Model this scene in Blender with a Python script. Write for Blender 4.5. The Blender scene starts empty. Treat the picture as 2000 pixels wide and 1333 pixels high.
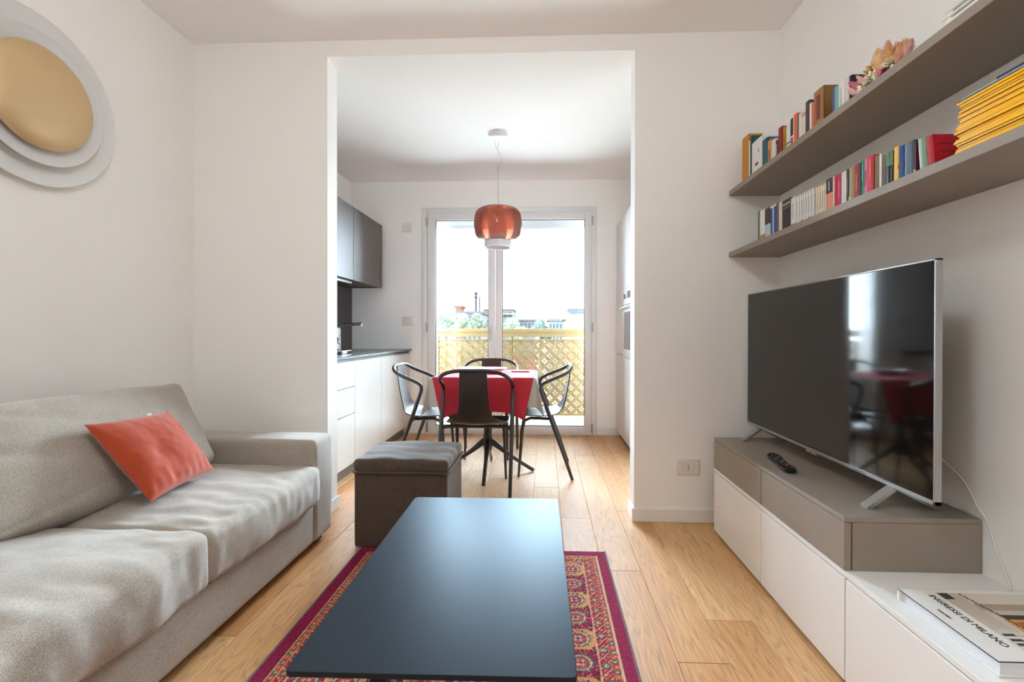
import bpy, bmesh, math, random
import numpy as np
from mathutils import Matrix, Vector, noise as mnoise

random.seed(7)
SC = bpy.context.scene
COL = SC.collection

# ------------------------------------------------------------------ camera
HC = 1.045
cam_d = bpy.data.cameras.new('camera')
cam = bpy.data.objects.new('camera', cam_d)
COL.objects.link(cam)
cam_d.sensor_width = 36.0
cam_d.lens = 908.08 * 36.0 / 2000.0
cam_d.shift_x = (1000 - 1027.9) / 2000.0
cam_d.shift_y = (655.31 - 666.5) / 2000.0
cam_d.clip_start = 0.02
cam_d.clip_end = 2000
cam.matrix_world = (Matrix.Translation((0, 0, HC)) @ Matrix.Rotation(0.0392, 4, 'Z')
                    @ Matrix.Rotation(math.pi / 2 - 0.0053, 4, 'X') @ Matrix.Rotation(0.0015, 4, 'Z'))
SC.camera = cam

# ------------------------------------------------------------------ world + light
SKY = 84.0
world = bpy.data.worlds.new('overcast_sky')
SC.world = world
world.use_nodes = True
bg = world.node_tree.nodes['Background']
bg.inputs['Color'].default_value = (0.69, 0.86, 1.0, 1)
bg.inputs['Strength'].default_value = SKY


def portal(name, loc, rot, sx, sy):
    d = bpy.data.lights.new(name, 'AREA')
    d.shape = 'RECTANGLE'
    d.size, d.size_y = sx, sy
    d.cycles.is_portal = True
    o = bpy.data.objects.new(name, d)
    o.location, o.rotation_euler = loc, rot
    COL.objects.link(o)


# daylight portal in the kitchen's glazed door (guides sampling, gives off no light itself)
portal('window_portal', (-0.33, 5.16, 1.13), (-math.pi / 2, 0, 0), 1.68, 2.26)
SC.view_settings.view_transform = 'Standard'
SC.view_settings.look = 'None'
SC.view_settings.gamma = 1.0
SC.view_settings.use_curve_mapping = False
SC.view_settings.exposure = 0.0
SC.cycles.use_denoising = True
SC.cycles.denoiser = 'OPENIMAGEDENOISE'
SC.cycles.max_bounces = 14
SC.cycles.diffuse_bounces = 9
SC.cycles.glossy_bounces = 5
SC.cycles.transparent_max_bounces = 16
SC.cycles.caustics_reflective = False
SC.cycles.caustics_refractive = False
SC.cycles.sample_clamp_indirect = 60.0
SC.cycles.sample_clamp_direct = 4.0


# ------------------------------------------------------------------ materials
def s2l(c):
    return tuple(((v / 255) / 12.92 if v / 255 <= 0.04045 else ((v / 255 + 0.055) / 1.055) ** 2.4) for v in c)


MATS = {}


def new_mat(name):
    m = bpy.data.materials.new(name)
    m.use_nodes = True
    MATS[name] = m
    return m, m.node_tree.nodes, m.node_tree.links, m.node_tree.nodes['Principled BSDF']


def mat(name, rgb, rough=0.5, metal=0.0, spec=0.5, var=0.0, vscale=6.0, bump=0.0, bscale=200.0, coat=0.0, srgb=True, stretch=None):
    if name in MATS:
        return MATS[name]
    m, n, l, p = new_mat(name)
    c = s2l(rgb) if srgb else rgb
    p.inputs['Base Color'].default_value = (*c, 1)
    p.inputs['Roughness'].default_value = rough
    p.inputs['Metallic'].default_value = metal
    p.inputs['Specular IOR Level'].default_value = spec
    p.inputs['Coat Weight'].default_value = coat
    tc = None
    if var > 0 or bump > 0:
        tc = n.new('ShaderNodeTexCoord')
        src = tc.outputs['Object']
        if stretch:
            mp = n.new('ShaderNodeMapping')
            mp.inputs['Scale'].default_value = stretch
            l.new(src, mp.inputs['Vector'])
            src = mp.outputs['Vector']
    if var > 0:
        t = n.new('ShaderNodeTexNoise')
        t.inputs['Scale'].default_value = vscale
        t.inputs['Detail'].default_value = 5
        l.new(src, t.inputs['Vector'])
        r = n.new('ShaderNodeValToRGB')
        r.color_ramp.elements[0].position = 0.3
        r.color_ramp.elements[1].position = 0.7
        r.color_ramp.elements[0].color = (*[max(0, v * (1 - var)) for v in c], 1)
        r.color_ramp.elements[1].color = (*[min(1, v * (1 + var)) for v in c], 1)
        l.new(t.outputs['Fac'], r.inputs['Fac'])
        l.new(r.outputs['Color'], p.inputs['Base Color'])
    if bump > 0:
        t = n.new('ShaderNodeTexNoise')
        t.inputs['Scale'].default_value = bscale
        t.inputs['Detail'].default_value = 3
        l.new(src, t.inputs['Vector'])
        b = n.new('ShaderNodeBump')
        b.inputs['Strength'].default_value = bump
        b.inputs['Distance'].default_value = 0.002
        l.new(t.outputs['Fac'], b.inputs['Height'])
        l.new(b.outputs['Normal'], p.inputs['Normal'])
    return m


def fabric(name, rgb, dark=0.72, light=1.22, scale=520.0, bump=0.5):
    m, n, l, p = new_mat(name)
    c = s2l(rgb)
    tc = n.new('ShaderNodeTexCoord')
    t1 = n.new('ShaderNodeTexNoise')
    t1.inputs['Scale'].default_value = scale
    t1.inputs['Detail'].default_value = 4
    l.new(tc.outputs['Object'], t1.inputs['Vector'])
    r = n.new('ShaderNodeValToRGB')
    r.color_ramp.elements[0].position = 0.34
    r.color_ramp.elements[1].position = 0.66
    r.color_ramp.elements[0].color = (*[v * dark for v in c], 1)
    r.color_ramp.elements[1].color = (*[min(1, v * light) for v in c], 1)
    l.new(t1.outputs['Fac'], r.inputs['Fac'])
    t2 = n.new('ShaderNodeTexNoise')
    t2.inputs['Scale'].default_value = 9
    l.new(tc.outputs['Object'], t2.inputs['Vector'])
    mx = n.new('ShaderNodeMixRGB')
    mx.blend_type = 'MULTIPLY'
    mx.inputs['Fac'].default_value = 0.25
    l.new(r.outputs['Color'], mx.inputs['Color1'])
    l.new(t2.outputs['Fac'], mx.inputs['Color2'])
    g = n.new('ShaderNodeGamma')
    g.inputs['Gamma'].default_value = 1.0
    l.new(mx.outputs['Color'], g.inputs['Color'])
    l.new(g.outputs['Color'], p.inputs['Base Color'])
    p.inputs['Roughness'].default_value = 0.9
    p.inputs['Specular IOR Level'].default_value = 0.25
    p.inputs['Sheen Weight'].default_value = 0.35
    p.inputs['Sheen Roughness'].default_value = 0.5
    b = n.new('ShaderNodeBump')
    b.inputs['Strength'].default_value = bump
    b.inputs['Distance'].default_value = 0.0015
    l.new(t1.outputs['Fac'], b.inputs['Height'])
    l.new(b.outputs['Normal'], p.inputs['Normal'])
    return m


def wood_floor():
    m, n, l, p = new_mat('oak_floor')
    tc = n.new('ShaderNodeTexCoord')
    oi = n.new('ShaderNodeObjectInfo')
    off = n.new('ShaderNodeVectorMath')
    off.operation = 'ADD'
    sc = n.new('ShaderNodeVectorMath')
    sc.operation = 'SCALE'
    comb = n.new('ShaderNodeCombineXYZ')
    comb.inputs[0].default_value = 37.0
    comb.inputs[1].default_value = 91.0
    comb.inputs[2].default_value = 13.0
    l.new(comb.outputs[0], sc.inputs[0])
    l.new(oi.outputs['Random'], sc.inputs['Scale'])
    l.new(tc.outputs['Object'], off.inputs[0])
    l.new(sc.outputs[0], off.inputs[1])
    # cathedral figure: distorted rings cut along the board
    mp = n.new('ShaderNodeMapping')
    mp.inputs['Scale'].default_value = (9.0, 0.9, 9.0)
    l.new(off.outputs[0], mp.inputs['Vector'])
    big = n.new('ShaderNodeTexNoise')
    big.inputs['Scale'].default_value = 1.0
    big.inputs['Detail'].default_value = 2.5
    big.inputs['Roughness'].default_value = 0.45
    l.new(mp.outputs[0], big.inputs['Vector'])
    mul = n.new('ShaderNodeMath')
    mul.operation = 'MULTIPLY'
    mul.inputs[1].default_value = 22.0
    l.new(big.outputs['Fac'], mul.inputs[0])
    fr = n.new('ShaderNodeMath')
    fr.operation = 'FRACT'
    l.new(mul.outputs[0], fr.inputs[0])
    ring = n.new('ShaderNodeValToRGB')
    e = ring.color_ramp.elements
    e[0].position, e[0].color = 0.0, (0.55, 0.55, 0.55, 1)
    e[1].position, e[1].color = 0.22, (1, 1, 1, 1)
    x = e.new(0.8)
    x.color = (0.93, 0.93, 0.93, 1)
    x = e.new(1.0)
    x.color = (0.62, 0.62, 0.62, 1)
    l.new(fr.outputs[0], ring.inputs['Fac'])
    # fine pores
    mp2 = n.new('ShaderNodeMapping')
    mp2.inputs['Scale'].default_value = (260.0, 7.0, 60.0)
    l.new(off.outputs[0], mp2.inputs['Vector'])
    fine = n.new('ShaderNodeTexNoise')
    fine.inputs['Scale'].default_value = 1.0
    fine.inputs['Detail'].default_value = 3
    l.new(mp2.outputs[0], fine.inputs['Vector'])
    fr2 = n.new('ShaderNodeValToRGB')
    fr2.color_ramp.elements[0].position, fr2.color_ramp.elements[0].color = 0.32, (0.72, 0.72, 0.72, 1)
    fr2.color_ramp.elements[1].position, fr2.color_ramp.elements[1].color = 0.62, (1.08, 1.08, 1.08, 1)
    l.new(fine.outputs['Fac'], fr2.inputs['Fac'])
    base = n.new('ShaderNodeValToRGB')
    base.color_ramp.elements[0].color = (*s2l((202, 144, 88)), 1)
    base.color_ramp.elements[1].color = (*s2l((228, 182, 128)), 1)
    l.new(oi.outputs['Random'], base.inputs['Fac'])
    # knots
    kn = n.new('ShaderNodeTexVoronoi')
    kn.inputs['Scale'].default_value = 1.0
    mp3 = n.new('ShaderNodeMapping')
    mp3.inputs['Scale'].default_value = (5.0, 1.6, 1.0)
    l.new(off.outputs[0], mp3.inputs['Vector'])
    l.new(mp3.outputs[0], kn.inputs['Vector'])
    kr = n.new('ShaderNodeValToRGB')
    kr.color_ramp.elements[0].position, kr.color_ramp.elements[0].color = 0.02, (0.22, 0.16, 0.12, 1)
    kr.color_ramp.elements[1].position, kr.color_ramp.elements[1].color = 0.07, (1, 1, 1, 1)
    l.new(kn.outputs['Distance'], kr.inputs['Fac'])

    def mulc(a, b, f):
        k = n.new('ShaderNodeMixRGB')
        k.blend_type = 'MULTIPLY'
        k.inputs['Fac'].default_value = f
        l.new(a, k.inputs['Color1'])
        l.new(b, k.inputs['Color2'])
        return k.outputs['Color']
    c = mulc(base.outputs['Color'], ring.outputs['Color'], 0.62)
    c = mulc(c, fr2.outputs['Color'], 0.8)
    c = mulc(c, kr.outputs['Color'], 0.75)
    l.new(c, p.inputs['Base Color'])
    p.inputs['Roughness'].default_value = 0.42
    p.inputs['Specular IOR Level'].default_value = 0.62
    b = n.new('ShaderNodeBump')
    b.inputs['Strength'].default_value = 0.12
    b.inputs['Distance'].default_value = 0.001
    l.new(fine.outputs['Fac'], b.inputs['Height'])
    l.new(b.outputs['Normal'], p.inputs['Normal'])
    return m


def attr_mat(name, rough=0.9, bump=0.0, spec=0.3):
    m, n, l, p = new_mat(name)
    a = n.new('ShaderNodeAttribute')
    a.attribute_name = 'print'
    l.new(a.outputs['Color'], p.inputs['Base Color'])
    p.inputs['Roughness'].default_value = rough
    p.inputs['Specular IOR Level'].default_value = spec
    if bump:
        tc = n.new('ShaderNodeTexCoord')
        t = n.new('ShaderNodeTexNoise')
        t.inputs['Scale'].default_value = 350
        l.new(tc.outputs['Object'], t.inputs['Vector'])
        b = n.new('ShaderNodeBump')
        b.inputs['Strength'].default_value = bump
        b.inputs['Distance'].default_value = 0.002
        l.new(t.outputs['Fac'], b.inputs['Height'])
        l.new(b.outputs['Normal'], p.inputs['Normal'])
        # yarn speckle
        r = n.new('ShaderNodeValToRGB')
        r.color_ramp.elements[0].position, r.color_ramp.elements[0].color = 0.3, (0.6, 0.6, 0.6, 1)
        r.color_ramp.elements[1].position, r.color_ramp.elements[1].color = 0.7, (1.25, 1.25, 1.25, 1)
        l.new(t.outputs['Fac'], r.inputs['Fac'])
        k = n.new('ShaderNodeMixRGB')
        k.blend_type = 'MULTIPLY'
        k.inputs['Fac'].default_value = 0.7
        l.new(a.outputs['Color'], k.inputs['Color1'])
        l.new(r.outputs['Color'], k.inputs['Color2'])
        l.new(k.outputs['Color'], p.inputs['Base Color'])
    return m


def glass_mat(name, tint=(1, 1, 1), refl=1.0):
    m, n, l, p = new_mat(name)
    n.remove(p)
    tr = n.new('ShaderNodeBsdfTransparent')
    tr.inputs['Color'].default_value = (*tint, 1)
    gl = n.new('ShaderNodeBsdfGlossy')
    gl.inputs['Roughness'].default_value = 0.02
    f = n.new('ShaderNodeFresnel')
    f.inputs['IOR'].default_value = 1.45
    mx = n.new('ShaderNodeMixShader')
    l.new(f.outputs[0], mx.inputs['Fac'])
    l.new(tr.outputs[0], mx.inputs[1])
    l.new(gl.outputs[0], mx.inputs[2])
    l.new(mx.outputs[0], n['Material Output'].inputs['Surface'])
    return m


def shade_glass():
    m, n, l, p = new_mat('orange_glass')
    n.remove(p)
    tr = n.new('ShaderNodeBsdfTransparent')
    df = n.new('ShaderNodeBsdfDiffuse')
    tl = n.new('ShaderNodeBsdfTranslucent')
    gl = n.new('ShaderNodeBsdfGlossy')
    gl.inputs['Roughness'].default_value = 0.05
    # the glass is dyed: deep orange above, fading to pale clear at the foot
    tc = n.new('ShaderNodeTexCoord')
    sep = n.new('ShaderNodeSeparateXYZ')
    l.new(tc.outputs['Generated'], sep.inputs[0])
    r = n.new('ShaderNodeValToRGB')
    e = r.color_ramp.elements
    e[0].position, e[0].color = 0.0, (0.95, 0.80, 0.74, 1)
    e[1].position, e[1].color = 1.0, (0.66, 0.20, 0.11, 1)
    x = e.new(0.16)
    x.color = (0.78, 0.32, 0.22, 1)
    l.new(sep.outputs['Z'], r.inputs['Fac'])
    for s in (tr, df, tl):
        l.new(r.outputs['Color'], s.inputs['Color'])
    a = n.new('ShaderNodeMixShader')
    a.inputs['Fac'].default_value = 0.5
    l.new(df.outputs[0], a.inputs[1])
    l.new(tl.outputs[0], a.inputs[2])
    b = n.new('ShaderNodeMixShader')
    b.inputs['Fac'].default_value = 0.45
    l.new(tr.outputs[0], b.inputs[1])
    l.new(a.outputs[0], b.inputs[2])
    f = n.new('ShaderNodeFresnel')
    f.inputs['IOR'].default_value = 1.5
    c = n.new('ShaderNodeMixShader')
    l.new(f.outputs[0], c.inputs['Fac'])
    l.new(b.outputs[0], c.inputs[1])
    l.new(gl.outputs[0], c.inputs[2])
    l.new(c.outputs[0], n['Material Output'].inputs['Surface'])
    return m


WALL = mat('wall_paint', (244, 242, 239), 0.85, spec=0.3, bump=0.05, bscale=60)
CEIL = mat('ceiling_paint', (245, 243, 240), 0.9, spec=0.2)
WHITE = mat('white_lacquer', (238, 237, 235), 0.42)
FRAMEW = mat('white_window_frame', (226, 225, 223), 0.35)
BASEW = mat('white_skirting', (236, 234, 231), 0.4)
KITW = mat('kitchen_front', (224, 221, 217), 0.4)
TAUPE = mat('taupe_lacquer', (148, 137, 125), 0.45, var=0.03, vscale=3)
DARKWOOD = mat('dark_wood_door', (92, 84, 78), 0.45, var=0.3, vscale=3.0, stretch=(18, 18, 1.0))
ANTHR = mat('anthracite_splashback', (80, 75, 72), 0.45, var=0.08)
STONE = mat('grey_worktop', (92, 95, 98), 0.22, var=0.05)
BLACKGLOSS = mat('black_gloss', (14, 14, 15), 0.12)
BLACKMAT = mat('black_plastic', (30, 27, 26), 0.38)
CHAIRM = mat('chair_plastic', (44, 38, 36), 0.36, bump=0.04, bscale=900)
CHROME = mat('chrome', (200, 202, 205), 0.1, metal=1.0)
STEEL = mat('brushed_steel', (178, 176, 172), 0.32, metal=1.0)
ALU = mat('silver_bezel', (172, 173, 174), 0.3, metal=0.85)
GLASS = glass_mat('window_glass')
OVENGLASS = mat('oven_glass', (70, 72, 74), 0.06, spec=0.8)


def satin_dark(name, rgb, rough, gain, sheen=(1, 1, 1)):
    """textured laminate: dark diffuse body with a weakened, broad sheen"""
    m, n, l, p = new_mat(name)
    n.remove(p)
    d = n.new('ShaderNodeBsdfDiffuse')
    tc = n.new('ShaderNodeTexCoord')
    t = n.new('ShaderNodeTexNoise')
    t.inputs['Scale'].default_value = 900
    l.new(tc.outputs['Object'], t.inputs['Vector'])
    r = n.new('ShaderNodeValToRGB')
    c = s2l(rgb)
    r.color_ramp.elements[0].position, r.color_ramp.elements[0].color = 0.3, (*[v * .75 for v in c], 1)
    r.color_ramp.elements[1].position, r.color_ramp.elements[1].color = 0.7, (*[v * 1.3 for v in c], 1)
    l.new(t.outputs['Fac'], r.inputs['Fac'])
    l.new(r.outputs['Color'], d.inputs['Color'])
    g = n.new('ShaderNodeBsdfGlossy')
    g.inputs['Roughness'].default_value = rough
    g.inputs['Color'].default_value = (*sheen, 1)
    f = n.new('ShaderNodeFresnel')
    f.inputs['IOR'].default_value = 1.45
    k = n.new('ShaderNodeMath')
    k.operation = 'MULTIPLY'
    k.inputs[1].default_value = gain
    l.new(f.outputs[0], k.inputs[0])
    mx = n.new('ShaderNodeMixShader')
    l.new(k.outputs[0], mx.inputs['Fac'])
    l.new(d.outputs[0], mx.inputs[1])
    l.new(g.outputs[0], mx.inputs[2])
    l.new(mx.outputs[0], n['Material Output'].inputs['Surface'])
    return m


SCREEN = satin_dark('tv_screen', (12, 10, 10), 0.065, 1.1)
OAK = wood_floor()
SOFA = fabric('sofa_weave', (178, 169, 157), 0.62, 1.3, 480)
OTTO = fabric('ottoman_weave', (86, 74, 64), 0.45, 1.5, 300, 0.8)
ORANGE = fabric('orange_chenille', (180, 70, 36), 0.8, 1.18, 600, 0.35)
CLOTHB = fabric('beige_tablecloth', (196, 188, 178), 0.9, 1.08, 700, 0.2)
REDC = mat('red_cotton', (176, 22, 40), 0.7, var=0.05, bump=0.15, bscale=900)
TABLETOP = satin_dark('coffee_table_laminate', (42, 46, 52), 0.36, 0.31, (0.80, 0.92, 1.0))
DARKEDGE = mat('black_laminate_edge', (20, 20, 21), 0.5)
GOLD = mat('satin_gold', (218, 190, 146), 0.45, metal=0.6)
LAMPW = mat('white_lamp_metal', (226, 225, 224), 0.45)
BRASS = mat('gold_rail', (88, 71, 42), 0.6, metal=0.15, spec=0.12, var=0.06)
BALC = mat('balcony_tile', (128, 125, 120), 0.6, var=0.05)
PAPER = mat('paper_pages', (228, 222, 208), 0.8, var=0.06, vscale=300, stretch=(1, 1, 1))
PLATEW = mat('white_plastic_plate', (226, 220, 213), 0.35)
DARKHOLE = mat('dark_hole', (25, 22, 20), 0.8)
PORC = mat('porcelain', (236, 236, 234), 0.15)
SHADOWGAP = mat('plinth_grey', (120, 112, 104), 0.6)


# ------------------------------------------------------------------ object helpers
WM = {}


def reg(o, parent, local):
    COL.objects.link(o)
    if parent is not None:
        o.parent = parent
        WM[o] = WM[parent] @ local
    else:
        WM[o] = local
    o.matrix_basis = local
    return o


def tag(o, label=None, cat=None, group=None, kind=None):
    if label:
        o['label'] = label
    if cat:
        o['category'] = cat
    if group:
        o['group'] = group
    if kind:
        o['kind'] = kind
    return o


def thing(name, label, cat, loc=(0, 0, 0), rotz=0.0, group=None, kind=None):
    o = bpy.data.objects.new(name, None)
    o.empty_display_size = 0.1
    reg(o, None, Matrix.Translation(loc) @ Matrix.Rotation(rotz, 4, 'Z'))
    return tag(o, label, cat, group, kind)


class MB:
    """collects geometry for ONE mesh"""

    def __init__(s):
        s.v, s.f, s.sm = [], [], []

    def add(s, v, f, smooth=False, M=None):
        k = len(s.v)
        if M is not None:
            v = [tuple(M @ Vector(p)) for p in v]
        s.v += [tuple(p) for p in v]
        s.f += [tuple(i + k for i in q) for q in f]
        s.sm += [smooth] * len(f)
        return s

    def box(s, x0, x1, y0, y1, z0, z1, b=0.0, seg=2, M=None):
        if x0 > x1: x0, x1 = x1, x0
        if y0 > y1: y0, y1 = y1, y0
        if z0 > z1: z0, z1 = z1, z0
        if b <= 0:
            v = [(x, y, z) for z in (z0, z1) for y in (y0, y1) for x in (x0, x1)]
            f = [(0, 2, 3, 1), (4, 5, 7, 6), (0, 1, 5, 4), (2, 6, 7, 3), (0, 4, 6, 2), (1, 3, 7, 5)]
            return s.add(v, f, False, M)
        bm = bmesh.new()
        bmesh.ops.create_cube(bm, size=1.0)
        for q in bm.verts:
            q.co = Vector(((x0 + x1) / 2 + q.co.x * (x1 - x0), (y0 + y1) / 2 + q.co.y * (y1 - y0), (z0 + z1) / 2 + q.co.z * (z1 - z0)))
        b = min(b, 0.49 * min(x1 - x0, y1 - y0, z1 - z0))
        bmesh.ops.bevel(bm, geom=list(bm.edges), offset=b, segments=seg, profile=0.5, affect='EDGES', clamp_overlap=True)
        bm.verts.index_update()
        v = [tuple(q.co) for q in bm.verts]
        f = [tuple(w.index for w in q.verts) for q in bm.faces]
        bm.free()
        return s.add(v, f, True if seg > 1 else False, M)

    def tube(s, pts, rad, n=10, cap=True, M=None, flat=None):
        P = [Vector(p) for p in pts]
        R = rad if isinstance(rad, (list, tuple)) else [rad] * len(P)
        v, f = [], []
        up = None
        for i, p in enumerate(P):
            t = (P[min(i + 1, len(P) - 1)] - P[max(i - 1, 0)])
            t = t.normalized() if t.length > 1e-9 else Vector((0, 0, 1))
            if up is None:
                a = Vector((0, 0, 1)) if abs(t.z) < 0.9 else Vector((1, 0, 0))
                up = (a - t * a.dot(t)).normalized()
            else:
                up = (up - t * up.dot(t))
                up = up.normalized() if up.length > 1e-9 else t.orthogonal().normalized()
            w = t.cross(up)
            for k in range(n):
                a = 2 * math.pi * k / n
                fx, fy = (1, 1) if flat is None else flat
                v.append(p + (up * math.cos(a) * fx + w * math.sin(a) * fy) * R[i])
        for i in range(len(P) - 1):
            for k in range(n):
                f.append((i * n + k, i * n + (k + 1) % n, (i + 1) * n + (k + 1) % n, (i + 1) * n + k))
        if cap:
            f.append(tuple(range(n - 1, -1, -1)))
            f.append(tuple((len(P) - 1) * n + k for k in range(n)))
        return s.add(v, f, True, M)

    def lathe(s, prof, n=48, M=None, smooth=True):
        """profile of (radius, z) spun round the z axis"""
        v, f = [], []
        for r, z in prof:
            for k in range(n):
                a = 2 * math.pi * k / n
                v.append((r * math.cos(a), r * math.sin(a), z))
        m = len(prof)
        for i in range(m - 1):
            for k in range(n):
                f.append((i * n + k, i * n + (k + 1) % n, (i + 1) * n + (k + 1) % n, (i + 1) * n + k))
        if prof[0][0] > 1e-6:
            f.append(tuple(range(n - 1, -1, -1)))
        if prof[-1][0] > 1e-6:
            f.append(tuple((m - 1) * n + k for k in range(n)))
        return s.add(v, f, smooth, M)

    def prism(s, poly, a0, a1, axis='z', M=None, smooth=False):
        """2-D polygon extruded along an axis (x: poly is (y,z), y: (x,z), z: (x,y))"""
        def P(p, a):
            return {'x': (a, p[0], p[1]), 'y': (p[0], a, p[1]), 'z': (p[0], p[1], a)}[axis]
        n = len(poly)
        v = [P(p, a0) for p in poly] + [P(p, a1) for p in poly]
        f = [tuple(range(n - 1, -1, -1)), tuple(range(n, 2 * n))]
        f += [(i, (i + 1) % n, n + (i + 1) % n, n + i) for i in range(n)]
        return s.add(v, f, smooth, M)

    def grid(s, fn, nu, nv, smooth=True, M=None, closed_u=False):
        v = [fn(i / nu if closed_u else i / (nu), j / nv) for j in range(nv + 1) for i in range(nu + (0 if closed_u else 1))]
        w = nu if closed_u else nu + 1
        f = []
        for j in range(nv):
            for i in range(nu):
                f.append((j * w + i, j * w + (i + 1) % w, (j + 1) * w + (i + 1) % w, (j + 1) * w + i))
        return s.add(v, f, smooth, M)

    def mesh(s, name, inv=None, loc=None):
        me = bpy.data.meshes.new(name)
        v = s.v
        if inv is not None:
            v = [tuple(inv @ Vector(p)) for p in v]
        me.from_pydata(v, [], s.f)
        me.polygons.foreach_set('use_smooth', s.sm)
        bm = bmesh.new()
        bm.from_mesh(me)
        bmesh.ops.recalc_face_normals(bm, faces=bm.faces)
        bm.to_mesh(me)
        bm.free()
        return me

    def build(s, name, m, parent=None, local=False, origin=None, sharp=True):
        """vertices are world coordinates unless local"""
        L = Matrix.Identity(4)
        if parent is not None:
            inv = Matrix.Identity(4) if local else WM[parent].inverted()
        else:
            if origin is None:
                xs = [p[0] for p in s.v]
                ys = [p[1] for p in s.v]
                zs = [p[2] for p in s.v]
                origin = ((min(xs) + max(xs)) / 2, (min(ys) + max(ys)) / 2, min(zs))
            L = Matrix.Translation(origin)
            inv = Matrix.Identity(4) if local else L.inverted()
        me = s.mesh(name, inv)
        if sharp and any(s.sm):
            try:
                me.set_sharp_from_angle(angle=math.radians(38))
            except Exception:
                pass
        if m is not None:
            me.materials.append(m)
        o = bpy.data.objects.new(name, me)
        reg(o, parent, L)
        return o


def B(*a, **k):
    return MB().box(*a, **k)


def copy_tree(o, parent=None, local=None):
    c = o.copy()
    reg(c, parent, local if local is not None else o.matrix_basis.copy())
    for ch in list(o.children):
        copy_tree(ch, c)
    return c


def catmull(pts, per=8, closed=False):
    P = [Vector(p) for p in pts]
    out = []
    n = len(P)
    for i in range(n - 1):
        p0, p1, p2, p3 = P[max(i - 1, 0)], P[i], P[i + 1], P[min(i + 2, n - 1)]
        for k in range(per):
            t = k / per
            out.append(0.5 * ((2 * p1) + (p2 - p0) * t + (2 * p0 - 5 * p1 + 4 * p2 - p3) * t * t + (3 * p1 - p0 - 3 * p2 + p3) * t ** 3))
    out.append(P[-1])
    return out


def rounded_rect(x0, x1, y0, y1, r, n=6):
    out = []
    for cx, cy, a0 in ((x1 - r, y1 - r, 0), (x0 + r, y1 - r, 90), (x0 + r, y0 + r, 180), (x1 - r, y0 + r, 270)):
        for k in range(n + 1):
            a = math.radians(a0 + 90 * k / n)
            out.append((cx + r * math.cos(a), cy + r * math.sin(a)))
    return out


def soft_box(half, r, n=26, bulge=(0, 0, 0), disp=None):
    """upholstered box: rounded cube surface, puffed faces, optional displacement(p, normal)"""
    a = Vector(half)
    idx, v, f = {}, [], []

    def warp(t):
        return math.sin(t * math.pi / 2)

    def put(p):
        k = tuple(round(c, 5) for c in p)
        if k in idx:
            return idx[k]
        w = Vector((p[0] * a.x, p[1] * a.y, p[2] * a.z))
        q = Vector([max(-(a[i] - r), min(a[i] - r, w[i])) for i in range(3)])
        d = w - q
        if d.length > 1e-9:
            d.normalize()
        pos = q + d * r
        u = [max(-1, min(1, pos[i] / a[i])) for i in range(3)]
        pos = Vector((pos.x + bulge[0] * (1 - u[1] ** 2) * (1 - u[2] ** 2) * u[0],
                      pos.y + bulge[1] * (1 - u[0] ** 2) * (1 - u[2] ** 2) * u[1],
                      pos.z + bulge[2] * (1 - u[0] ** 2) * (1 - u[1] ** 2) * u[2]))
        if disp:
            pos = pos + d * disp(pos, u)
        idx[k] = len(v)
        v.append(tuple(pos))
        return idx[k]
    ts = [warp(-1 + 2 * i / n) for i in range(n + 1)]
    for ax in range(3):
        for sg in (-1, 1):
            b, c = (ax + 1) % 3, (ax + 2) % 3
            for i in range(n):
                for j in range(n):
                    q = []
                    for ii, jj in ((i, j), (i + 1, j), (i + 1, j + 1), (i, j + 1)):
                        p = [0, 0, 0]
                        p[ax], p[b], p[c] = sg, ts[ii], ts[jj]
                        q.append(put(p))
                    f.append(tuple(q if sg > 0 else q[::-1]))
    return v, f


def text_mesh(body, size, name, m, parent, M, extrude=0.0003):
    cu = bpy.data.curves.new(name, 'FONT')
    cu.body = body
    cu.size = size
    cu.extrude = extrude
    cu.resolution_u = 3
    cu.align_x = 'LEFT'
    t = bpy.data.objects.new(name + '_tmp', cu)
    COL.objects.link(t)
    dg = bpy.context.evaluated_depsgraph_get()
    me = bpy.data.meshes.new_from_object(t.evaluated_get(dg))
    bpy.data.objects.remove(t)
    me.name = name
    me.materials.clear()
    me.materials.append(m)
    o = bpy.data.objects.new(name, me)
    reg(o, parent, WM[parent].inverted() @ M)
    return o


# ------------------------------------------------------------------ the setting
XL, XR, YW, YB, ZC = -2.02, 1.285, 2.60, -2.5, 2.70       # living room
AL, AR, YS, ZK = -1.234, 0.498, 2.722, 2.61               # alcove opening, rear of stub walls, kitchen ceiling
YK, YO = 4.78, 5.08                                        # window wall inside / outside face


def struct(name, mb, m, parent=None, label=None):
    o = mb.build(name, m, parent)
    if parent is None:
        o['kind'] = 'structure'
        if label:
            o['label'] = label
    return o


fl = struct('floor', B(XL - 0.1, XR + 0.1, YB - 0.1, YO, -0.12, -0.014), mat('subfloor', (70, 52, 38), 0.8), label='light oak plank floor of living room and kitchen')
PW = 0.1645
row = 0
xs0 = 0.2605 - 14 * PW
for r in range(23):
    xa, xb = xs0 + r * PW, xs0 + (r + 1) * PW
    if xb <= XL or xa >= XR:
        continue
    xa, xb = max(xa, XL), min(xb, XR)
    y = YB + random.uniform(-1.4, 0.0)
    while y < YK:
        L = random.choice((1.25, 1.5, 1.9, 1.9, 1.7))
        ya, yb = max(y, YB), min(y + L, YK + 0.02)
        y += L
        if yb - ya < 0.05:
            continue
        cx, cy = (xa + xb) / 2, (ya + yb) / 2
        g = 0.0006
        mb = B(xa + g - cx, xb - g - cx, ya + g - cy, yb - g - cy, -0.014, random.uniform(-0.0004, 0), b=0.0012, seg=1)
        me = mb.mesh('plank')
        me.materials.append(OAK)
        o = bpy.data.objects.new('plank', me)
        reg(o, fl, WM[fl].inverted() @ Matrix.Translation((cx, cy, 0)))

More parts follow.
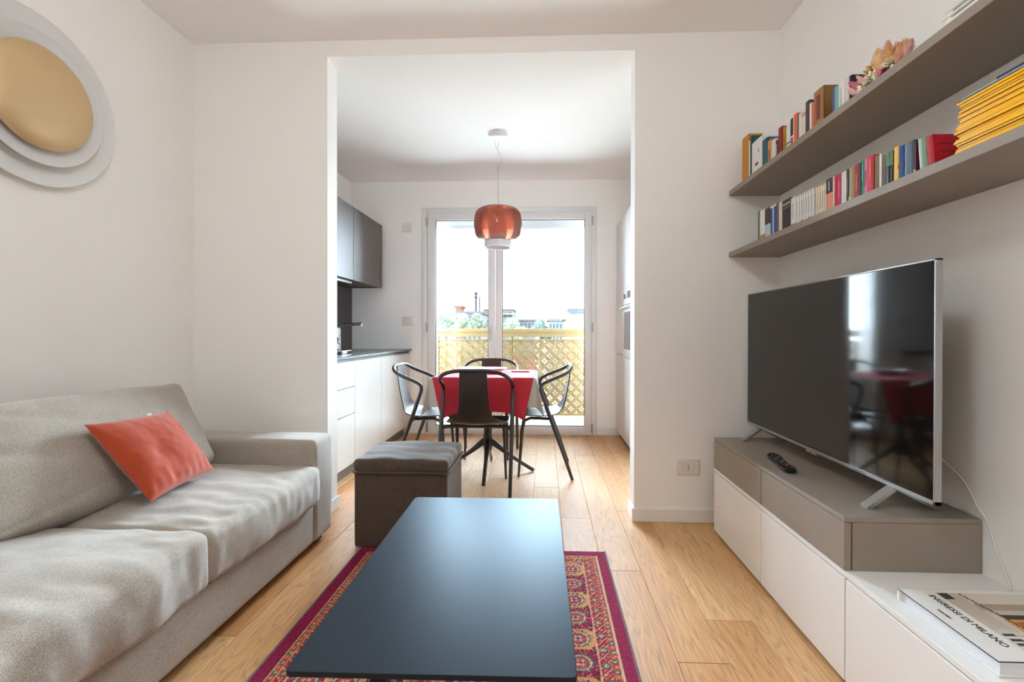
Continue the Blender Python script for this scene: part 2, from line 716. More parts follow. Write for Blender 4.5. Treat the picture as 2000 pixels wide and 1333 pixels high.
struct('wall_left', B(XL - 0.12, XL, YB - 0.1, YO, -0.02, 2.85), WALL, label='off-white wall behind the sofa, running on into the kitchen')
struct('wall_right', B(XR, XR + 0.12, YB - 0.1, YO, -0.02, 2.85), WALL, label='off-white wall behind the television and bookshelves')
# wall_back: the partition with the wide opening to the kitchen
mb = MB()
poly = [(XL, 0), (AL, 0), (AL, ZK), (AR, ZK), (AR, 0), (XR, 0), (XR, 2.85), (XL, 2.85)]
mb.box(XL, AL, YW, YS, -0.01, 2.85)
mb.box(AR, XR, YW, YS, -0.01, 2.85)
mb.box(AL, AR, YW, YS, ZK, 2.85)
struct('wall_back', mb, WALL, label='off-white partition wall with wide opening to the kitchen')
# window wall with the door opening
OX0, OX1, OZ = -1.18, 0.478, 2.26
mb = MB()
mb.box(XL, OX0, YK, YO, -0.12, 2.85)
mb.box(OX1, XR, YK, YO, -0.12, 2.85)
mb.box(OX0, OX1, YK, YO, OZ, 2.85)
struct('wall_kitchen', mb, WALL, label='off-white kitchen end wall around the glazed balcony door')
# wall behind the camera
struct('wall_rear', B(XL, XR, YB - 0.1, YB, -0.02, 2.85), WALL, label='off-white wall behind the viewer')
struct('ceiling', B(XL, XR, YB, YW, ZC, ZC + 0.1), CEIL, label='plain white living room ceiling')
struct('ceiling_kitchen', B(XL, XR, YS, YK, ZK, ZK + 0.1), CEIL, label='lower white ceiling of the kitchen')
# skirting
BH, BT = 0.072, 0.012
mb = MB().box(AR - BT, XR, YW - BT, YW, 0, BH, b=0.002, seg=1).box(AR - BT, AR, YW, YS + BT, 0, BH, b=0.002, seg=1)
struct('baseboard_right', mb, BASEW, label='white skirting board on the short wall right of the opening')
mb = MB().box(XL, AL + BT, YW - BT, YW, 0, BH, b=0.002, seg=1).box(AL, AL + BT, YW, YS + BT, 0, BH, b=0.002, seg=1)
struct('baseboard_left', mb, BASEW, label='white skirting board on the short wall left of the opening')
mb = MB().box(0.535, 0.729, YK - BT, YK, 0, BH, b=0.002, seg=1)
struct('baseboard_kitchen', mb, BASEW, label='white skirting beside the balcony door')

# ---- glazed balcony door
win = bpy.data.objects.new('window_1', None)
reg(win, None, Matrix.Translation((-0.365, YK, 0)))
tag(win, 'white two-leaf glazed balcony door at the end of the kitchen', kind='structure')
FX0, FX1, FZ = -1.263, 0.532, 2.335
mb = MB()
for a in ((FX0, FX0 + 0.052, 0.0, FZ), (FX1 - 0.052, FX1, 0.0, FZ), (FX0 + 0.052, FX1 - 0.052, FZ - 0.052, FZ)):
    mb.box(a[0], a[1], YK - 0.018, YK - 0.0005, a[2], a[3], b=0.003, seg=2)
mb.box(FX0 + 0.052, FX1 - 0.052, YK - 0.012, YK + 0.06, 0.0, 0.018)
mb.build('door_frame', FRAMEW, win)


def sash(x0, x1, z0, z1, gx0, gx1, gz0, gz1, hinge_x):
    y0, y1 = YK - 0.026, YK + 0.036
    mb = MB()
    mb.box(x0, gx0, y0, y1, z0, z1, b=0.003)
    mb.box(gx1, x1, y0, y1, z0, z1, b=0.003)
    mb.box(gx0, gx1, y0, y1, gz1, z1, b=0.003)
    mb.box(gx0, gx1, y0, y1, z0, gz0, b=0.003)
    s = mb.build('sash', FRAMEW, win)
    B(gx0 - .004, gx1 + .004, YK + 0.006, YK + 0.012, gz0 - .004, gz1 + .004).build('pane', GLASS, s)
    g = MB()
    for a in ((gx0, gx0 + .007, gz0, gz1), (gx1 - .007, gx1, gz0, gz1), (gx0, gx1, gz0, gz0 + .007), (gx0, gx1, gz1 - .007, gz1)):
        g.box(a[0], a[1], YK + 0.000, YK + 0.0055, a[2], a[3])
    g.build('glazing_bead', mat('grey_gasket', (120, 120, 120), 0.6), s)
    for hz in (0.07, 1.10, 2.19):
        h = MB().tube([(hinge_x, YK - 0.026, hz - 0.045), (hinge_x, YK - 0.026, hz + 0.045)], 0.008, 8)
        h.build('hinge', STEEL, s)
    return s


sl = sash(-1.207, -0.508, 0.02, 2.281, -1.126, -0.575, 0.085, 2.208, -1.212)
sr = sash(-0.504, 0.478, 0.02, 2.281, -0.436, 0.412, 0.085, 2.208, 0.484)
h = MB().box(-0.566, -0.545, YK - 0.036, YK - 0.026, 1.00, 1.12, b=0.004)
h.tube([(-0.555, YK - 0.034, 1.085), (-0.555, YK - 0.066, 1.085)], 0.008, 8)
h.tube([(-0.555, YK - 0.066, 1.09), (-0.555, YK - 0.068, 1.03), (-0.555, YK - 0.066, 0.965)], [0.010, 0.010, 0.008], 8)
h.build('handle', STEEL, sl)
# roller shutter above the glass outside
sh = MB().box(OX0, OX1, YK + 0.10, YK + 0.135, 2.135, OZ - 0.002, b=0.004)
for k in range(3):
    sh.box(OX0, OX1, YK + 0.098, YK + 0.103, 2.145 + k * 0.035, 2.17 + k * 0.035)
sh.build('roller_shutter', mat('shutter_white', (222, 222, 222), 0.5), win)

# ---- outside: balcony, rail, ground
struct('added_shade_slab', B(-3.2, 2.6, YO, 6.0, 2.86, 3.05), BALC, label='unseen slab added over the balcony to shade the railing')  # added out of view to keep skylight off the railing and balcony
struct('balcony_floor', B(-3.2, 2.6, YO, 5.95, -0.16, -0.03), BALC, label='pale tiled balcony floor')
struct('ground', B(-400, 400, 12, 700, -11.2, -11.0), mat('city_ground', (150, 148, 142), 0.9, var=0.15, vscale=0.05), label='street level ground far below the balcony')


def clip_poly(poly, x0, x1, z0, z1):
    def cl(P, inside, inter):
        out = []
        for i in range(len(P)):
            a, b = P[i - 1], P[i]
            if inside(b):
                if not inside(a):
                    out.append(inter(a, b))
                out.append(b)
            elif inside(a):
                out.append(inter(a, b))
        return out

    def ix(c):
        return lambda a, b: (c, a[1] + (b[1] - a[1]) * (c - a[0]) / (b[0] - a[0]))

    def iz(c):
        return lambda a, b: (a[0] + (b[0] - a[0]) * (c - a[1]) / (b[1] - a[1]), c)
    for ins, it in ((lambda p: p[0] >= x0, ix(x0)), (lambda p: p[0] <= x1, ix(x1)), (lambda p: p[1] >= z0, iz(z0)), (lambda p: p[1] <= z1, iz(z1))):
        if not poly:
            return []
        poly = cl(poly, ins, it)
    return poly


rail = thing('balcony_railing', 'gold pierced-metal balcony railing with diamond lattice outside the glazed door', 'railing', (-0.4, 5.64, -0.03))
B(-3.1, 2.5, 5.60, 5.68, 1.052, 1.094, b=0.004).build('handrail', BRASS, rail)
B(-3.1, 2.5, 5.612, 5.65, 0.995, 1.05, b=0.002).build('top_bar', BRASS, rail)
B(-3.1, 2.5, 5.62, 5.65, 0.955, 0.968, b=0.001, seg=1).build('upper_band', BRASS, rail)
B(-3.1, 2.5, 5.62, 5.65, 0.045, 0.07, b=0.001, seg=1).build('bottom_bar', BRASS, rail)
px = [-3.1, -2.2, -1.29, -0.39, 0.51, 1.41, 2.48]
for xp in px:
    B(xp - 0.011, xp + 0.011, 5.655, 5.68, -0.03, 1.05, b=0.001, seg=1).build('post', BRASS, rail)
for i in range(len(px) - 1):
    x0, x1, z0, z1 = px[i] + 0.004, px[i + 1] - 0.004, 0.07, 0.955
    mb = MB()
    P = 0.128
    for sg, yy in ((1, 5.630), (-1, 5.6345)):
        k = int((x0 - 3) / (P / 2)) - 2
        while k * P / 2 < x1 + 3:
            hw = 0.030 if k % 2 == 0 else 0.0085
            c = k * P / 2
            q = [(c - hw, 0.0), (c + hw, 0.0), (c + hw + sg * 1.2, 1.2), (c - hw + sg * 1.2, 1.2)]
            q = clip_poly(q, x0, x1, z0, z1)
            k += 1
            if len(q) >= 3:
                mb.prism(q, yy, yy + 0.004, 'y')
    o = mb.build('lattice_panel', BRASS, rail)
    o['kind'] = 'stuff'

# ---- the town beyond
def far(px, py, D):
    return ((px - 1063.5) / 908.0 * D, D, HC + (650.3 - py) / 908.0 * D)


def building(name, label, px0, px1, pytop, D, depth, wallrgb, rows, cols, roof=None, roofrgb=(170, 130, 110), winrgb=(96, 104, 112)):
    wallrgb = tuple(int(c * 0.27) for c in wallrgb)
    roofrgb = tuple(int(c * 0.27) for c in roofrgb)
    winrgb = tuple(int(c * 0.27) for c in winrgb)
    x0, _, zt = far(px0, pytop, D)
    x1 = far(px1, pytop, D)[0]
    t = thing(name, label, 'building', ((x0 + x1) / 2, D + depth / 2, -11.0))
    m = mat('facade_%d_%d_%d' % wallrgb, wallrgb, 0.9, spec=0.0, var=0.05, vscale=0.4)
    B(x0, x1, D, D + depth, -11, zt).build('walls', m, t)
    rm = mat('roof_%d_%d_%d' % roofrgb, roofrgb, 0.9, spec=0.0)
    if roof == 'hip':
        o = 0.05 * (x1 - x0)
        h = 0.12 * (x1 - x0)
        mx = (x1 - x0) * 0.3
        v = [(x0 - o, D - o, zt), (x1 + o, D - o, zt), (x1 + o, D + depth + o, zt), (x0 - o, D + depth + o, zt), (x0 + mx, D + depth / 2, zt + h), (x1 - mx, D + depth / 2, zt + h)]
        MB().add(v, [(0, 1, 5, 4), (1, 2, 5), (2, 3, 4, 5), (3, 0, 4), (3, 2, 1, 0)]).build('roof', rm, t)
    elif roof == 'flat':
        B(x0 - .4, x1 + .4, D - .4, D + depth + .4, zt, zt + 0.5).build('roof', rm, t)
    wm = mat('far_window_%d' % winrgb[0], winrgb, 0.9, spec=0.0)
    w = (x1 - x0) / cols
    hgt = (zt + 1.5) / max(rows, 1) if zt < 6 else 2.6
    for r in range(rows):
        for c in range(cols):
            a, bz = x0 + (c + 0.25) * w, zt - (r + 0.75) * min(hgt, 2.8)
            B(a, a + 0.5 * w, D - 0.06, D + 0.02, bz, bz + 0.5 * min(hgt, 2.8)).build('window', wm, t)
    return t


apt = building('apartment_house', 'tall pale apartment house with a hipped roof behind the door mullion', 944, 1001, 605, 120, 14, (150, 146, 142), 4, 6, 'hip')
B(far(942, 613, 119.4)[0], far(1003, 613, 119.4)[0], 119.2, 120, far(0, 612.8, 120)[2] - 0.3, far(0, 612.8, 120)[2] + 0.1).build('balcony_band', mat('far_band', (50, 50, 49), 0.9, spec=0.0), apt)
building('white_house', 'low white house between the trees left of the mullion', 893, 940, 613, 102, 10, (160, 158, 156), 3, 5, 'flat', (120, 118, 116))
building('orange_rooftop_block', 'small orange block on the skyline at far left', 889, 900, 601, 130, 5, (196, 108, 70), 1, 2, 'flat', (150, 90, 70))
building('tower_block', 'pale grey tower block on the skyline at far right', 1113, 1150, 605, 220, 20, (158, 158, 160), 5, 8, 'flat', (130, 130, 132))
building('long_white_building', 'long low white building right of the round tree', 1072, 1112, 627, 90, 10, (166, 170, 174), 2, 6, 'flat', (140, 138, 134))
building('grey_shed', 'low grey building between the two right-hand trees', 1000, 1045, 627, 140, 12, (150, 146, 150), 1, 6, 'flat', (130, 126, 126))
building('ochre_building', 'plain ochre building at the right edge of the glass', 1106, 1162, 624, 55, 8, (255, 224, 176), 0, 4, 'flat', (250, 220, 176))
mast = thing('antenna_mast', 'tall thin antenna mast on the roofs left of the mullion', 'antenna', (far(929, 612, 112.6)[0], 112.6, -11))
a = (far(929, 613, 113)[0], 113, -11)
zt = far(929, 570, 113)[2]
am = mat('mast_grey', (18, 18, 19), 0.9, spec=0.0)
MB().tube([(a[0], 113, a[2]), (a[0], 113, zt)], 0.22, 6).build('pole', am, mast)
for zz in (zt - 0.7, zt - 1.6):
    B(a[0] - .4, a[0] + .4, 112.8, 113.2, zz, zz + .5, b=.05).build('antenna_panel', am, mast)
mast2 = thing('aerial', 'thin short aerial beside the tall antenna mast', 'antenna', (far(936, 612, 114)[0], 114, -11))
a = far(936, 613, 114)
MB().tube([(a[0], 114, -11), (a[0], 114, far(936, 580, 114)[2])], 0.15, 6).build('pole', am, mast2)
MB().tube([(a[0] - .5, 114, a[2] + 2.6), (a[0] + .5, 114, a[2] + 2.6)], 0.05, 6).build('crossbar', am, mast2)

LEAF = [mat('leaves_%d' % i, c, 0.9, spec=0.0, var=0.35, vscale=1.2) for i, c in enumerate(((40, 43, 35), (33, 37, 33), (46, 48, 38)))]
BARK = mat('bark', (34, 30, 25), 0.9, spec=0.0)


def tree(label, pxc, pytop, pxw, D, k):
    x, y, zt = far(pxc, pytop, D)
    w = pxw / 908.0 * D / 2
    t = thing('tree', label, 'tree', (x, y, -11), group='trees beyond the balcony')
    MB().tube([(x, y, -11), (x + 0.2, y, zt - 1.6 * w)], [0.3, 0.18], 8).build('trunk', BARK, t)
    rnd = random.Random(int(pxc))
    bm = bmesh.new()
    for i in range(11):
        a, rr = rnd.uniform(0, 6.28), rnd.uniform(0, 0.75) * w
        s = w * rnd.uniform(0.35, 0.55)
        c = Vector((x + math.cos(a) * rr, y + math.sin(a) * rr * 0.8, zt - s - rnd.uniform(0, 1.4) * w * (0.3 + rr / w)))
        res = bmesh.ops.create_icosphere(bm, subdivisions=3, radius=s)
        for q in res['verts']:
            nn = q.co.normalized()
            q.co = q.co * (1 + 0.35 * mnoise.noise(q.co * (2.2 / s) + Vector((i, i, i))) + 0.22 * mnoise.noise(q.co * (6.0 / s))) + c
    v = [tuple(q.co) for q in bm.verts]
    bm.verts.index_update()
    f = [tuple(q.index for q in p.verts) for p in bm.faces]
    bm.free()
    MB().add(v, f, False).build('crown', LEAF[k], t)


tree('broad green tree at the left edge of the glass', 868, 613, 46, 60, 0)
tree('light green tree in front of the white house', 898, 612, 42, 68, 2)
tree('slim tree just left of the door mullion', 934, 611, 34, 75, 0)
tree('dark tree half hidden behind the door mullion', 962, 617, 40, 80, 1)
tree('green tree just right of the door mullion', 998, 620, 36, 64, 0)
tree('low shrubby tree right of the mullion above the rail', 1016, 634, 40, 56, 2)
tree('round dark green tree in the middle of the right pane', 1053, 622, 44, 60, 1)

# ------------------------------------------------------------------ sofa
sofa = thing('sofa', 'beige-grey woven two-seat sofa with loose cushions along the left wall', 'sofa', (-1.56, 1.38, 0))


def wr(seed, amp, fx, fy, fz):
    def f(p, u):
        q = Vector((p.x * fx + seed, p.y * fy, p.z * fz))
        return amp * (mnoise.noise(q) + 0.5 * mnoise.noise(q * 2.1))
    return f


def soft(name, m, parent, x0, x1, y0, y1, z0, z1, r, n=26, bulge=(0, 0, 0), disp=None, R=None):
    half = ((x1 - x0) / 2, (y1 - y0) / 2, (z1 - z0) / 2)
    v, f = soft_box(half, r, n, bulge, disp)
    M = Matrix.Translation(((x0 + x1) / 2, (y0 + y1) / 2, (z0 + z1) / 2))
    if R is not None:
        M = M @ R
    return MB().add(v, f, True, M).build(name, m, parent, sharp=False)


soft('base', SOFA, sofa, -2.00, -1.102, 0.62, 2.19, 0.032, 0.232, 0.022, 20, (0.006, 0, 0))
soft('back_frame', SOFA, sofa, -2.005, -1.82, 0.42, 2.36, 0.032, 0.49, 0.04, 14)
soft('armrest', SOFA, sofa, -2.0, -1.098, 2.178, 2.372, 0.032, 0.528, 0.026, 24, (0.004, 0.004, 0.006), wr(3, 0.003, 5, 5, 5))
soft('armrest', SOFA, sofa, -2.0, -1.098, 0.43, 0.622, 0.032, 0.528, 0.026, 24, (0.004, 0.004, 0.006), wr(5, 0.003, 5, 5, 5))
LEGM = mat('sofa_foot', (40, 34, 30), 0.6)
for lx in (-1.95, -1.16):
    for ly in (0.5, 2.3):
        B(lx - .025, lx + .025, ly - .025, ly + .025, 0, 0.034).build('foot', LEGM, sofa)


def seat_wr(seed):
    def f(p, u):
        # creases running back from the front edge, fading to the rear
        front = max(0.0, min(1.0, (u[0] + 0.55) / 1.2))
        q = Vector((p.x * 4.0 + seed, p.y * 13 + 2.2 * p.x * p.y, p.z * 5))
        c = mnoise.noise(q)
        d = mnoise.noise(Vector((p.x * 7 + 1.7 * p.y * 4 + seed, p.y * 5 + seed, p.z * 3)))
        e = mnoise.noise(Vector((p.x * 16 + seed, p.y * 30 + 8 * p.x, p.z * 14)))
        g_ = mnoise.noise(Vector((p.x * 9 + 3 * p.y + seed, p.y * 22 - 9 * p.x * p.x, 1.5)))
        return 0.008 * c * front + 0.005 * d + 0.0045 * e * front + 0.005 * g_ * (0.35 + 0.65 * front)
    return f


soft('seat_cushion', SOFA, sofa, -1.86, -1.062, 1.437, 2.195, 0.230, 0.408, 0.032, 64, (0.02, 0.004, 0.034), seat_wr(11))
soft('seat_cushion', SOFA, sofa, -1.86, -1.050, 0.625, 1.432, 0.230, 0.424, 0.032, 64, (0.02, 0.006, 0.036), seat_wr(29))


def back_wr(seed):
    def f(p, u):
        c = mnoise.noise(Vector((p.x * 3 + seed, p.y * 4.5 + 4 * p.z, p.z * 8 - 3 * p.y)))
        d = mnoise.noise(Vector((p.y * 3.2 + seed, p.z * 4, p.x * 3)))
        left = max(0, min(1, (-u[1] + 0.3)))
        e = math.exp(-((p.z + 0.05 + 0.25 * p.y) / 0.018) ** 2) + math.exp(-((p.z - 0.07 + 0.3 * p.y) / 0.015) ** 2) + 0.8 * math.exp(-((p.z + 0.12 - 0.15 * p.y) / 0.014) ** 2)
        return 0.006 * c + 0.009 * d - 0.010 * left * e
    return f


def back_cushion(y0, y1, seed):
    half = (0.088, (y1 - y0) / 2, 0.205)
    v, f = soft_box(half, 0.036, 50, (0.040, 0.006, 0.010), back_wr(seed))
    M = Matrix.Translation((-1.685, (y0 + y1) / 2, 0.600)) @ Matrix.Rotation(math.radians(-27), 4, 'Y')
    MB().add(v, f, True, M).build('back_cushion', SOFA, sofa, sharp=False)


back_cushion(1.225, 2.115, 3)
back_cushion(0.60, 1.215, 17)

# orange scatter cushion: a thin pillow spanned between its four corners
TL, TR, BR_, BL_ = Vector((-1.575, 1.520, 0.722)), Vector((-1.575, 1.872, 0.708)), Vector((-1.40, 1.905, 0.458)), Vector((-1.366, 1.549, 0.452))
nrm = (TR - TL).cross(BL_ - TL).normalized()
if nrm.x < 0:
    nrm = -nrm
mbp = MB()


def pill(sgn):
    def f(u, v):
        a, b = 2 * u - 1, 2 * v - 1
        # straight sides drawn in between pointed corners
        a2 = a * (1 - 0.045 * (1 - b * b))
        b2 = b * (1 - 0.045 * (1 - a * a))
        s, t = (a2 + 1) / 2, (b2 + 1) / 2
        p = (TL * (1 - s) + TR * s) * (1 - t) + (BL_ * (1 - s) + BR_ * s) * t
        th = 0.066 * (max(0, (1 - a * a)) ** 0.55) * (max(0, (1 - b * b)) ** 0.55)
        w = 0.004 * mnoise.noise(Vector((a * 3, b * 3, sgn))) + 0.0022 * mnoise.noise(Vector((a * 7 + 5, b * 7, sgn)))
        edge = min(1, 6 * min(1 - abs(a), 1 - abs(b)))
        pk = 0.006 * edge * max(0, b - 0.45) * math.sin(a * 26)
        dent = -0.016 * math.exp(-(((a + 0.25) / 0.28) ** 2 + ((b - 0.15) / 0.6) ** 2)) if sgn > 0 else 0
        return p + nrm * (sgn * th + (w + pk + dent) * edge * sgn + 0.012)
    return f


mbp.grid(pill(1), 44, 44)
mbp.grid(pill(-1), 44, 44)
sc_ = thing('scatter_cushion', 'orange chenille scatter cushion leaning on the sofa back', 'cushion', (-1.48, 1.72, 0.44))
mbp.build('pillow', ORANGE, sc_, sharp=False)
q0 = TL * 0.25 + TR * 0.75 + nrm * 0.013
d1 = (TR - TL).normalized()
MB().add([q0 - d1 * .010 + Vector((0, 0, -.006)), q0 + d1 * .010 + Vector((0, 0, -.006)), q0 + d1 * .010 + Vector((-.003, 0, .003)), q0 - d1 * .010 + Vector((-.003, 0, .003))], [(0, 1, 2, 3)]).build('care_tag', PAPER, sc_)

# ------------------------------------------------------------------ ottoman
ott = thing('ottoman', 'dark brown fabric storage ottoman at the end of the coffee table', 'ottoman', (-0.695, 2.39, 0.0))
soft('body', OTTO, ott, -0.922, -0.468, 2.214, 2.62, 0.004, 0.372, 0.012, 16, (0, 0, 0), wr(9, 0.002, 6, 6, 6))


def lid_wr(p, u):
    return 0.007 * mnoise.noise(Vector((p.x * 5, p.y * 16 + 3 * p.x, 2))) + 0.004 * mnoise.noise(Vector((p.x * 12, p.y * 9, p.z * 10)))


soft('lid', OTTO, ott, -0.929, -0.461, 2.206, 2.628, 0.366, 0.430, 0.026, 44, (0, 0, 0.012), lid_wr)
MB().tube([Vector((p[0], p[1], 0.369 + 0.003 * math.sin(i * 1.3))) for i, p in enumerate(rounded_rect(-0.931, -0.459, 2.204, 2.630, 0.03) + [(-0.459, 2.600)])], 0.0045, 6).build('piping', OTTO, ott)

# ------------------------------------------------------------------ coffee table
ct = thing('coffee_table', 'low coffee table with a wide thin matt black laminate top', 'coffee table', (-0.2275, 1.376, 0.008), 0.0097)
top = MB().prism(rounded_rect(-0.2875, 0.2875, -0.4843, 0.4843, 0.012), 0.3605, 0.372, 'z')
o = top.build('table_top', TABLETOP, ct, local=True)
bv = o.modifiers.new('edge', 'BEVEL')
bv.width, bv.segments, bv.limit_method = 0.0012, 2, 'ANGLE'
MB().box(-0.19, 0.19, -0.29, 0.29, 0.335, 0.3605).build('apron', DARKEDGE, ct, local=True)
for sx in (-1, 1):
    for sy in (-1, 1):
        B(sx * 0.17 - 0.02, sx * 0.17 + 0.02, sy * 0.27 - 0.02, sy * 0.27 + 0.02, 0, 0.336, b=0.002, seg=1).build('leg', DARKEDGE, ct, local=True)

# ------------------------------------------------------------------ rug, pattern woven as point colours
RX_0, RX_1, RY_1, RY_0 = -0.885, 0.291, 2.216, 0.48
cell = 0.004
nx, ny = int((RX_1 - RX_0) / cell), int((RY_1 - RY_0) / cell)
gx = np.linspace(0, RX_1 - RX_0, nx + 1)
gy = np.linspace(0, RY_1 - RY_0, ny + 1)
X, Y = np.meshgrid(gx, gy)
Wd, Ln = RX_1 - RX_0, RY_1 - RY_0
dx = np.minimum(X, Wd - X)
dy = np.minimum(Y, Ln - Y)
ex = np.minimum(dx, dy + 0.0)
C = {k: np.array(s2l(c)) for k, c in dict(mag=(142, 22, 66), dk=(66, 20, 36), tan=(206, 146, 88), navy=(58, 68, 92), teal=(70, 92, 92), cream=(214, 178, 140), coral=(190, 66, 62), grey=(120, 116, 122), red=(150, 26, 44)).items()}
img = np.zeros(X.shape + (3,))
img[:] = C['mag']


def put(mask, c):
    img[mask] = C[c]


# distance from edge e: serged edge, plain band, lines, small border, wide border, field
e = ex
put(e < 0.007, 'grey')
put((e >= 0.045) & (e < 0.048), 'cream')
put((e >= 0.048) & (e < 0.051), 'dk')
put((e >= 0.051) & (e < 0.054), 'cream')
along = np.where(dx <= dy, Y, X)
# narrow border with dark rosettes
nb = (e >= 0.054) & (e < 0.076)
put(nb, 'coral')
t = (along % 0.044) - 0.022
s = e - 0.065
put(nb & (np.abs(t) + np.abs(s) < 0.013), 'teal')
put(nb & (np.abs(t) + np.abs(s) < 0.006), 'cream')
put(nb & (np.abs(np.abs(t) - 0.022) + np.abs(s) < 0.006), 'tan')
put((e >= 0.076) & (e < 0.079), 'tan')
# wide border with slanting leaves
wb = (e >= 0.079) & (e < 0.112)
put(wb, 'red')
ph = (along + 1.2 * (e - 0.079)) % 0.036
put(wb & (ph < 0.010), 'coral')
put(wb & (ph > 0.024) & (ph < 0.029), 'cream')
t = (along % 0.072) - 0.036
s = e - 0.0955
put(wb & (np.hypot(t, s) < 0.013), 'teal')
put(wb & (np.hypot(t, s) < 0.008), 'cream')
put(wb & (np.hypot(t, s) < 0.004), 'red')
put((e >= 0.112) & (e < 0.116), 'cream')
# field: chequer of compartments with eight-sided medallions
fx0, fy0 = 0.116, 0.116
PX = (Wd - 2 * fx0) / 8
PY = (Ln - 2 * fy0) / 13
fi = e >= 0.116
ci = np.floor((X - fx0) / PX).astype(int)
cj = np.floor((Y - fy0) / PY).astype(int)
u = ((X - fx0) / PX - ci - 0.5) * 2
v = ((Y - fy0) / PY - cj - 0.5) * 2
odd = (ci + cj) % 2 == 1
put(fi & odd, 'tan')
put(fi & ~odd, 'mag')
ang = np.arctan2(v, u)
rad = np.hypot(u, v)
star = 0.70 + 0.10 * np.cos(ang * 16)
put(fi & odd & (rad < star), 'navy')
put(fi & ~odd & (rad < star), 'teal')
put(fi & (rad < 0.60) & (rad > 0.52), 'cream')
put(fi & (rad < 0.42 + 0.08 * np.cos(ang * 8)), 'coral')
put(fi & (rad < 0.26) & (np.abs(np.abs(u) - np.abs(v)) < 0.1), 'cream')
put(fi & (rad < 0.13), 'navy')
bar = fi & ((np.abs(v) > 0.90))
put(bar, 'coral')
put(bar & ((X * 1000 % 14) < 6), 'dk')
put(fi & (np.abs(u) > 0.95), 'cream')
corner = fi & (np.abs(u) > 0.62) & (np.abs(v) > 0.62) & (np.abs(u) + np.abs(v) > 1.5) & (np.abs(v) < 0.9) & (np.abs(u) < 0.93)
put(corner, 'dk')
rng = np.random.default_rng(4)
img *= rng.uniform(0.75, 1.2, X.shape)[..., None]
spk = rng.uniform(0, 1, X.shape)
img = np.where((spk < 0.05)[..., None] & (e > 0.05)[..., None], C['cream'] * 0.9, img)
img = np.clip(img, 0, 1)
Z = np.where(e < 0.002, 0.0015, 0.0065) + 0.0012 * rng.uniform(-1, 1, X.shape) * (e > 0.004)
verts = np.stack([X + RX_0, Y + RY_0, Z], -1).reshape(-1, 3)
ids = np.arange(verts.shape[0]).reshape(X.shape)
quads = np.stack([ids[:-1, :-1], ids[:-1, 1:], ids[1:, 1:], ids[1:, :-1]], -1).reshape(-1, 4)
rug_t = thing('rug', 'crimson and magenta patterned oriental rug under the coffee table', 'rug', (-0.297, 1.35, 0.0))


def np_mesh(name, verts, quads, rgb, m, parent):
    me = bpy.data.meshes.new(name)
    me.vertices.add(len(verts))
    inv = WM[parent].inverted()
    off = np.array(inv.translation)
    me.vertices.foreach_set('co', (verts + off).astype(np.float32).ravel())
    me.loops.add(quads.size)
    me.polygons.add(len(quads))
    me.polygons.foreach_set('loop_start', np.arange(0, quads.size, 4, dtype=np.int32))
    me.loops.foreach_set('vertex_index', quads.astype(np.int32).ravel())
    me.update(calc_edges=True)
    at = me.color_attributes.new('print', 'FLOAT_COLOR', 'POINT')
    rgba = np.ones((len(verts), 4), np.float32)
    rgba[:, :3] = rgb
    at.data.foreach_set('color', rgba.ravel())
    me.validate()
    me.materials.append(m)
    o = bpy.data.objects.new(name, me)
    reg(o, parent, Matrix.Identity(4))
    return o


np_mesh('woven_pile', verts, quads, img.reshape(-1, 3), attr_mat('rug_weave', 0.95, 0.6), rug_t)
B(RX_0 + .002, RX_1 - .002, RY_0 + .002, RY_1 - .002, 0.0005, 0.004).build('backing', mat('rug_backing', (120, 100, 90), 0.9), rug_t)
for xe in (RX_0 + .003, RX_1 - .003):
    MB().tube([(xe, RY_0, 0.0042), (xe, RY_1, 0.0042)], 0.0042, 8).build('bound_edge', mat('rug_binding', (104, 100, 106), 0.9, var=0.4, vscale=200), rug_t)

# ------------------------------------------------------------------ dining corner
TX, TY, TZ = -0.425, 3.535, 0.728
dt = thing('dining_table', 'small dining table on a dark four-star pedestal foot', 'dining table', (TX, TY, 0))
HT, HTY = 0.362, 0.335
TYS = 3.485
MB().prism(rounded_rect(TX - HT, TX + HT, TY - HTY, TY + HTY, 0.04), TZ - 0.018, TZ, 'z').build('table_top', CHAIRM, dt)
MB().tube([(TX, TYS, TZ - 0.018), (TX, TYS, 0.62), (TX, TYS, 0.30), (TX, TYS, 0.22), (TX, TYS, 0.165)], [0.10, 0.035, 0.030, 0.040, 0.03], 14).build('column', CHAIRM, dt)
for a in range(4):
    an = math.radians(-90 + 90 * a + 2)
    c, s_ = math.cos(an), math.sin(an)
    pts = catmull([(TX + c * r, TYS + s_ * r, z) for r, z in ((0.0, 0.235), (0.045, 0.215), (0.13, 0.150), (0.24, 0.075), (0.325, 0.022), (0.345, 0.010))], 5)
    rr = [0.034 - 0.02 * min(1, i / (len(pts) * 0.45)) for i in range(len(pts))]
    MB().tube(pts, rr, 10).build('foot', CHAIRM, dt)


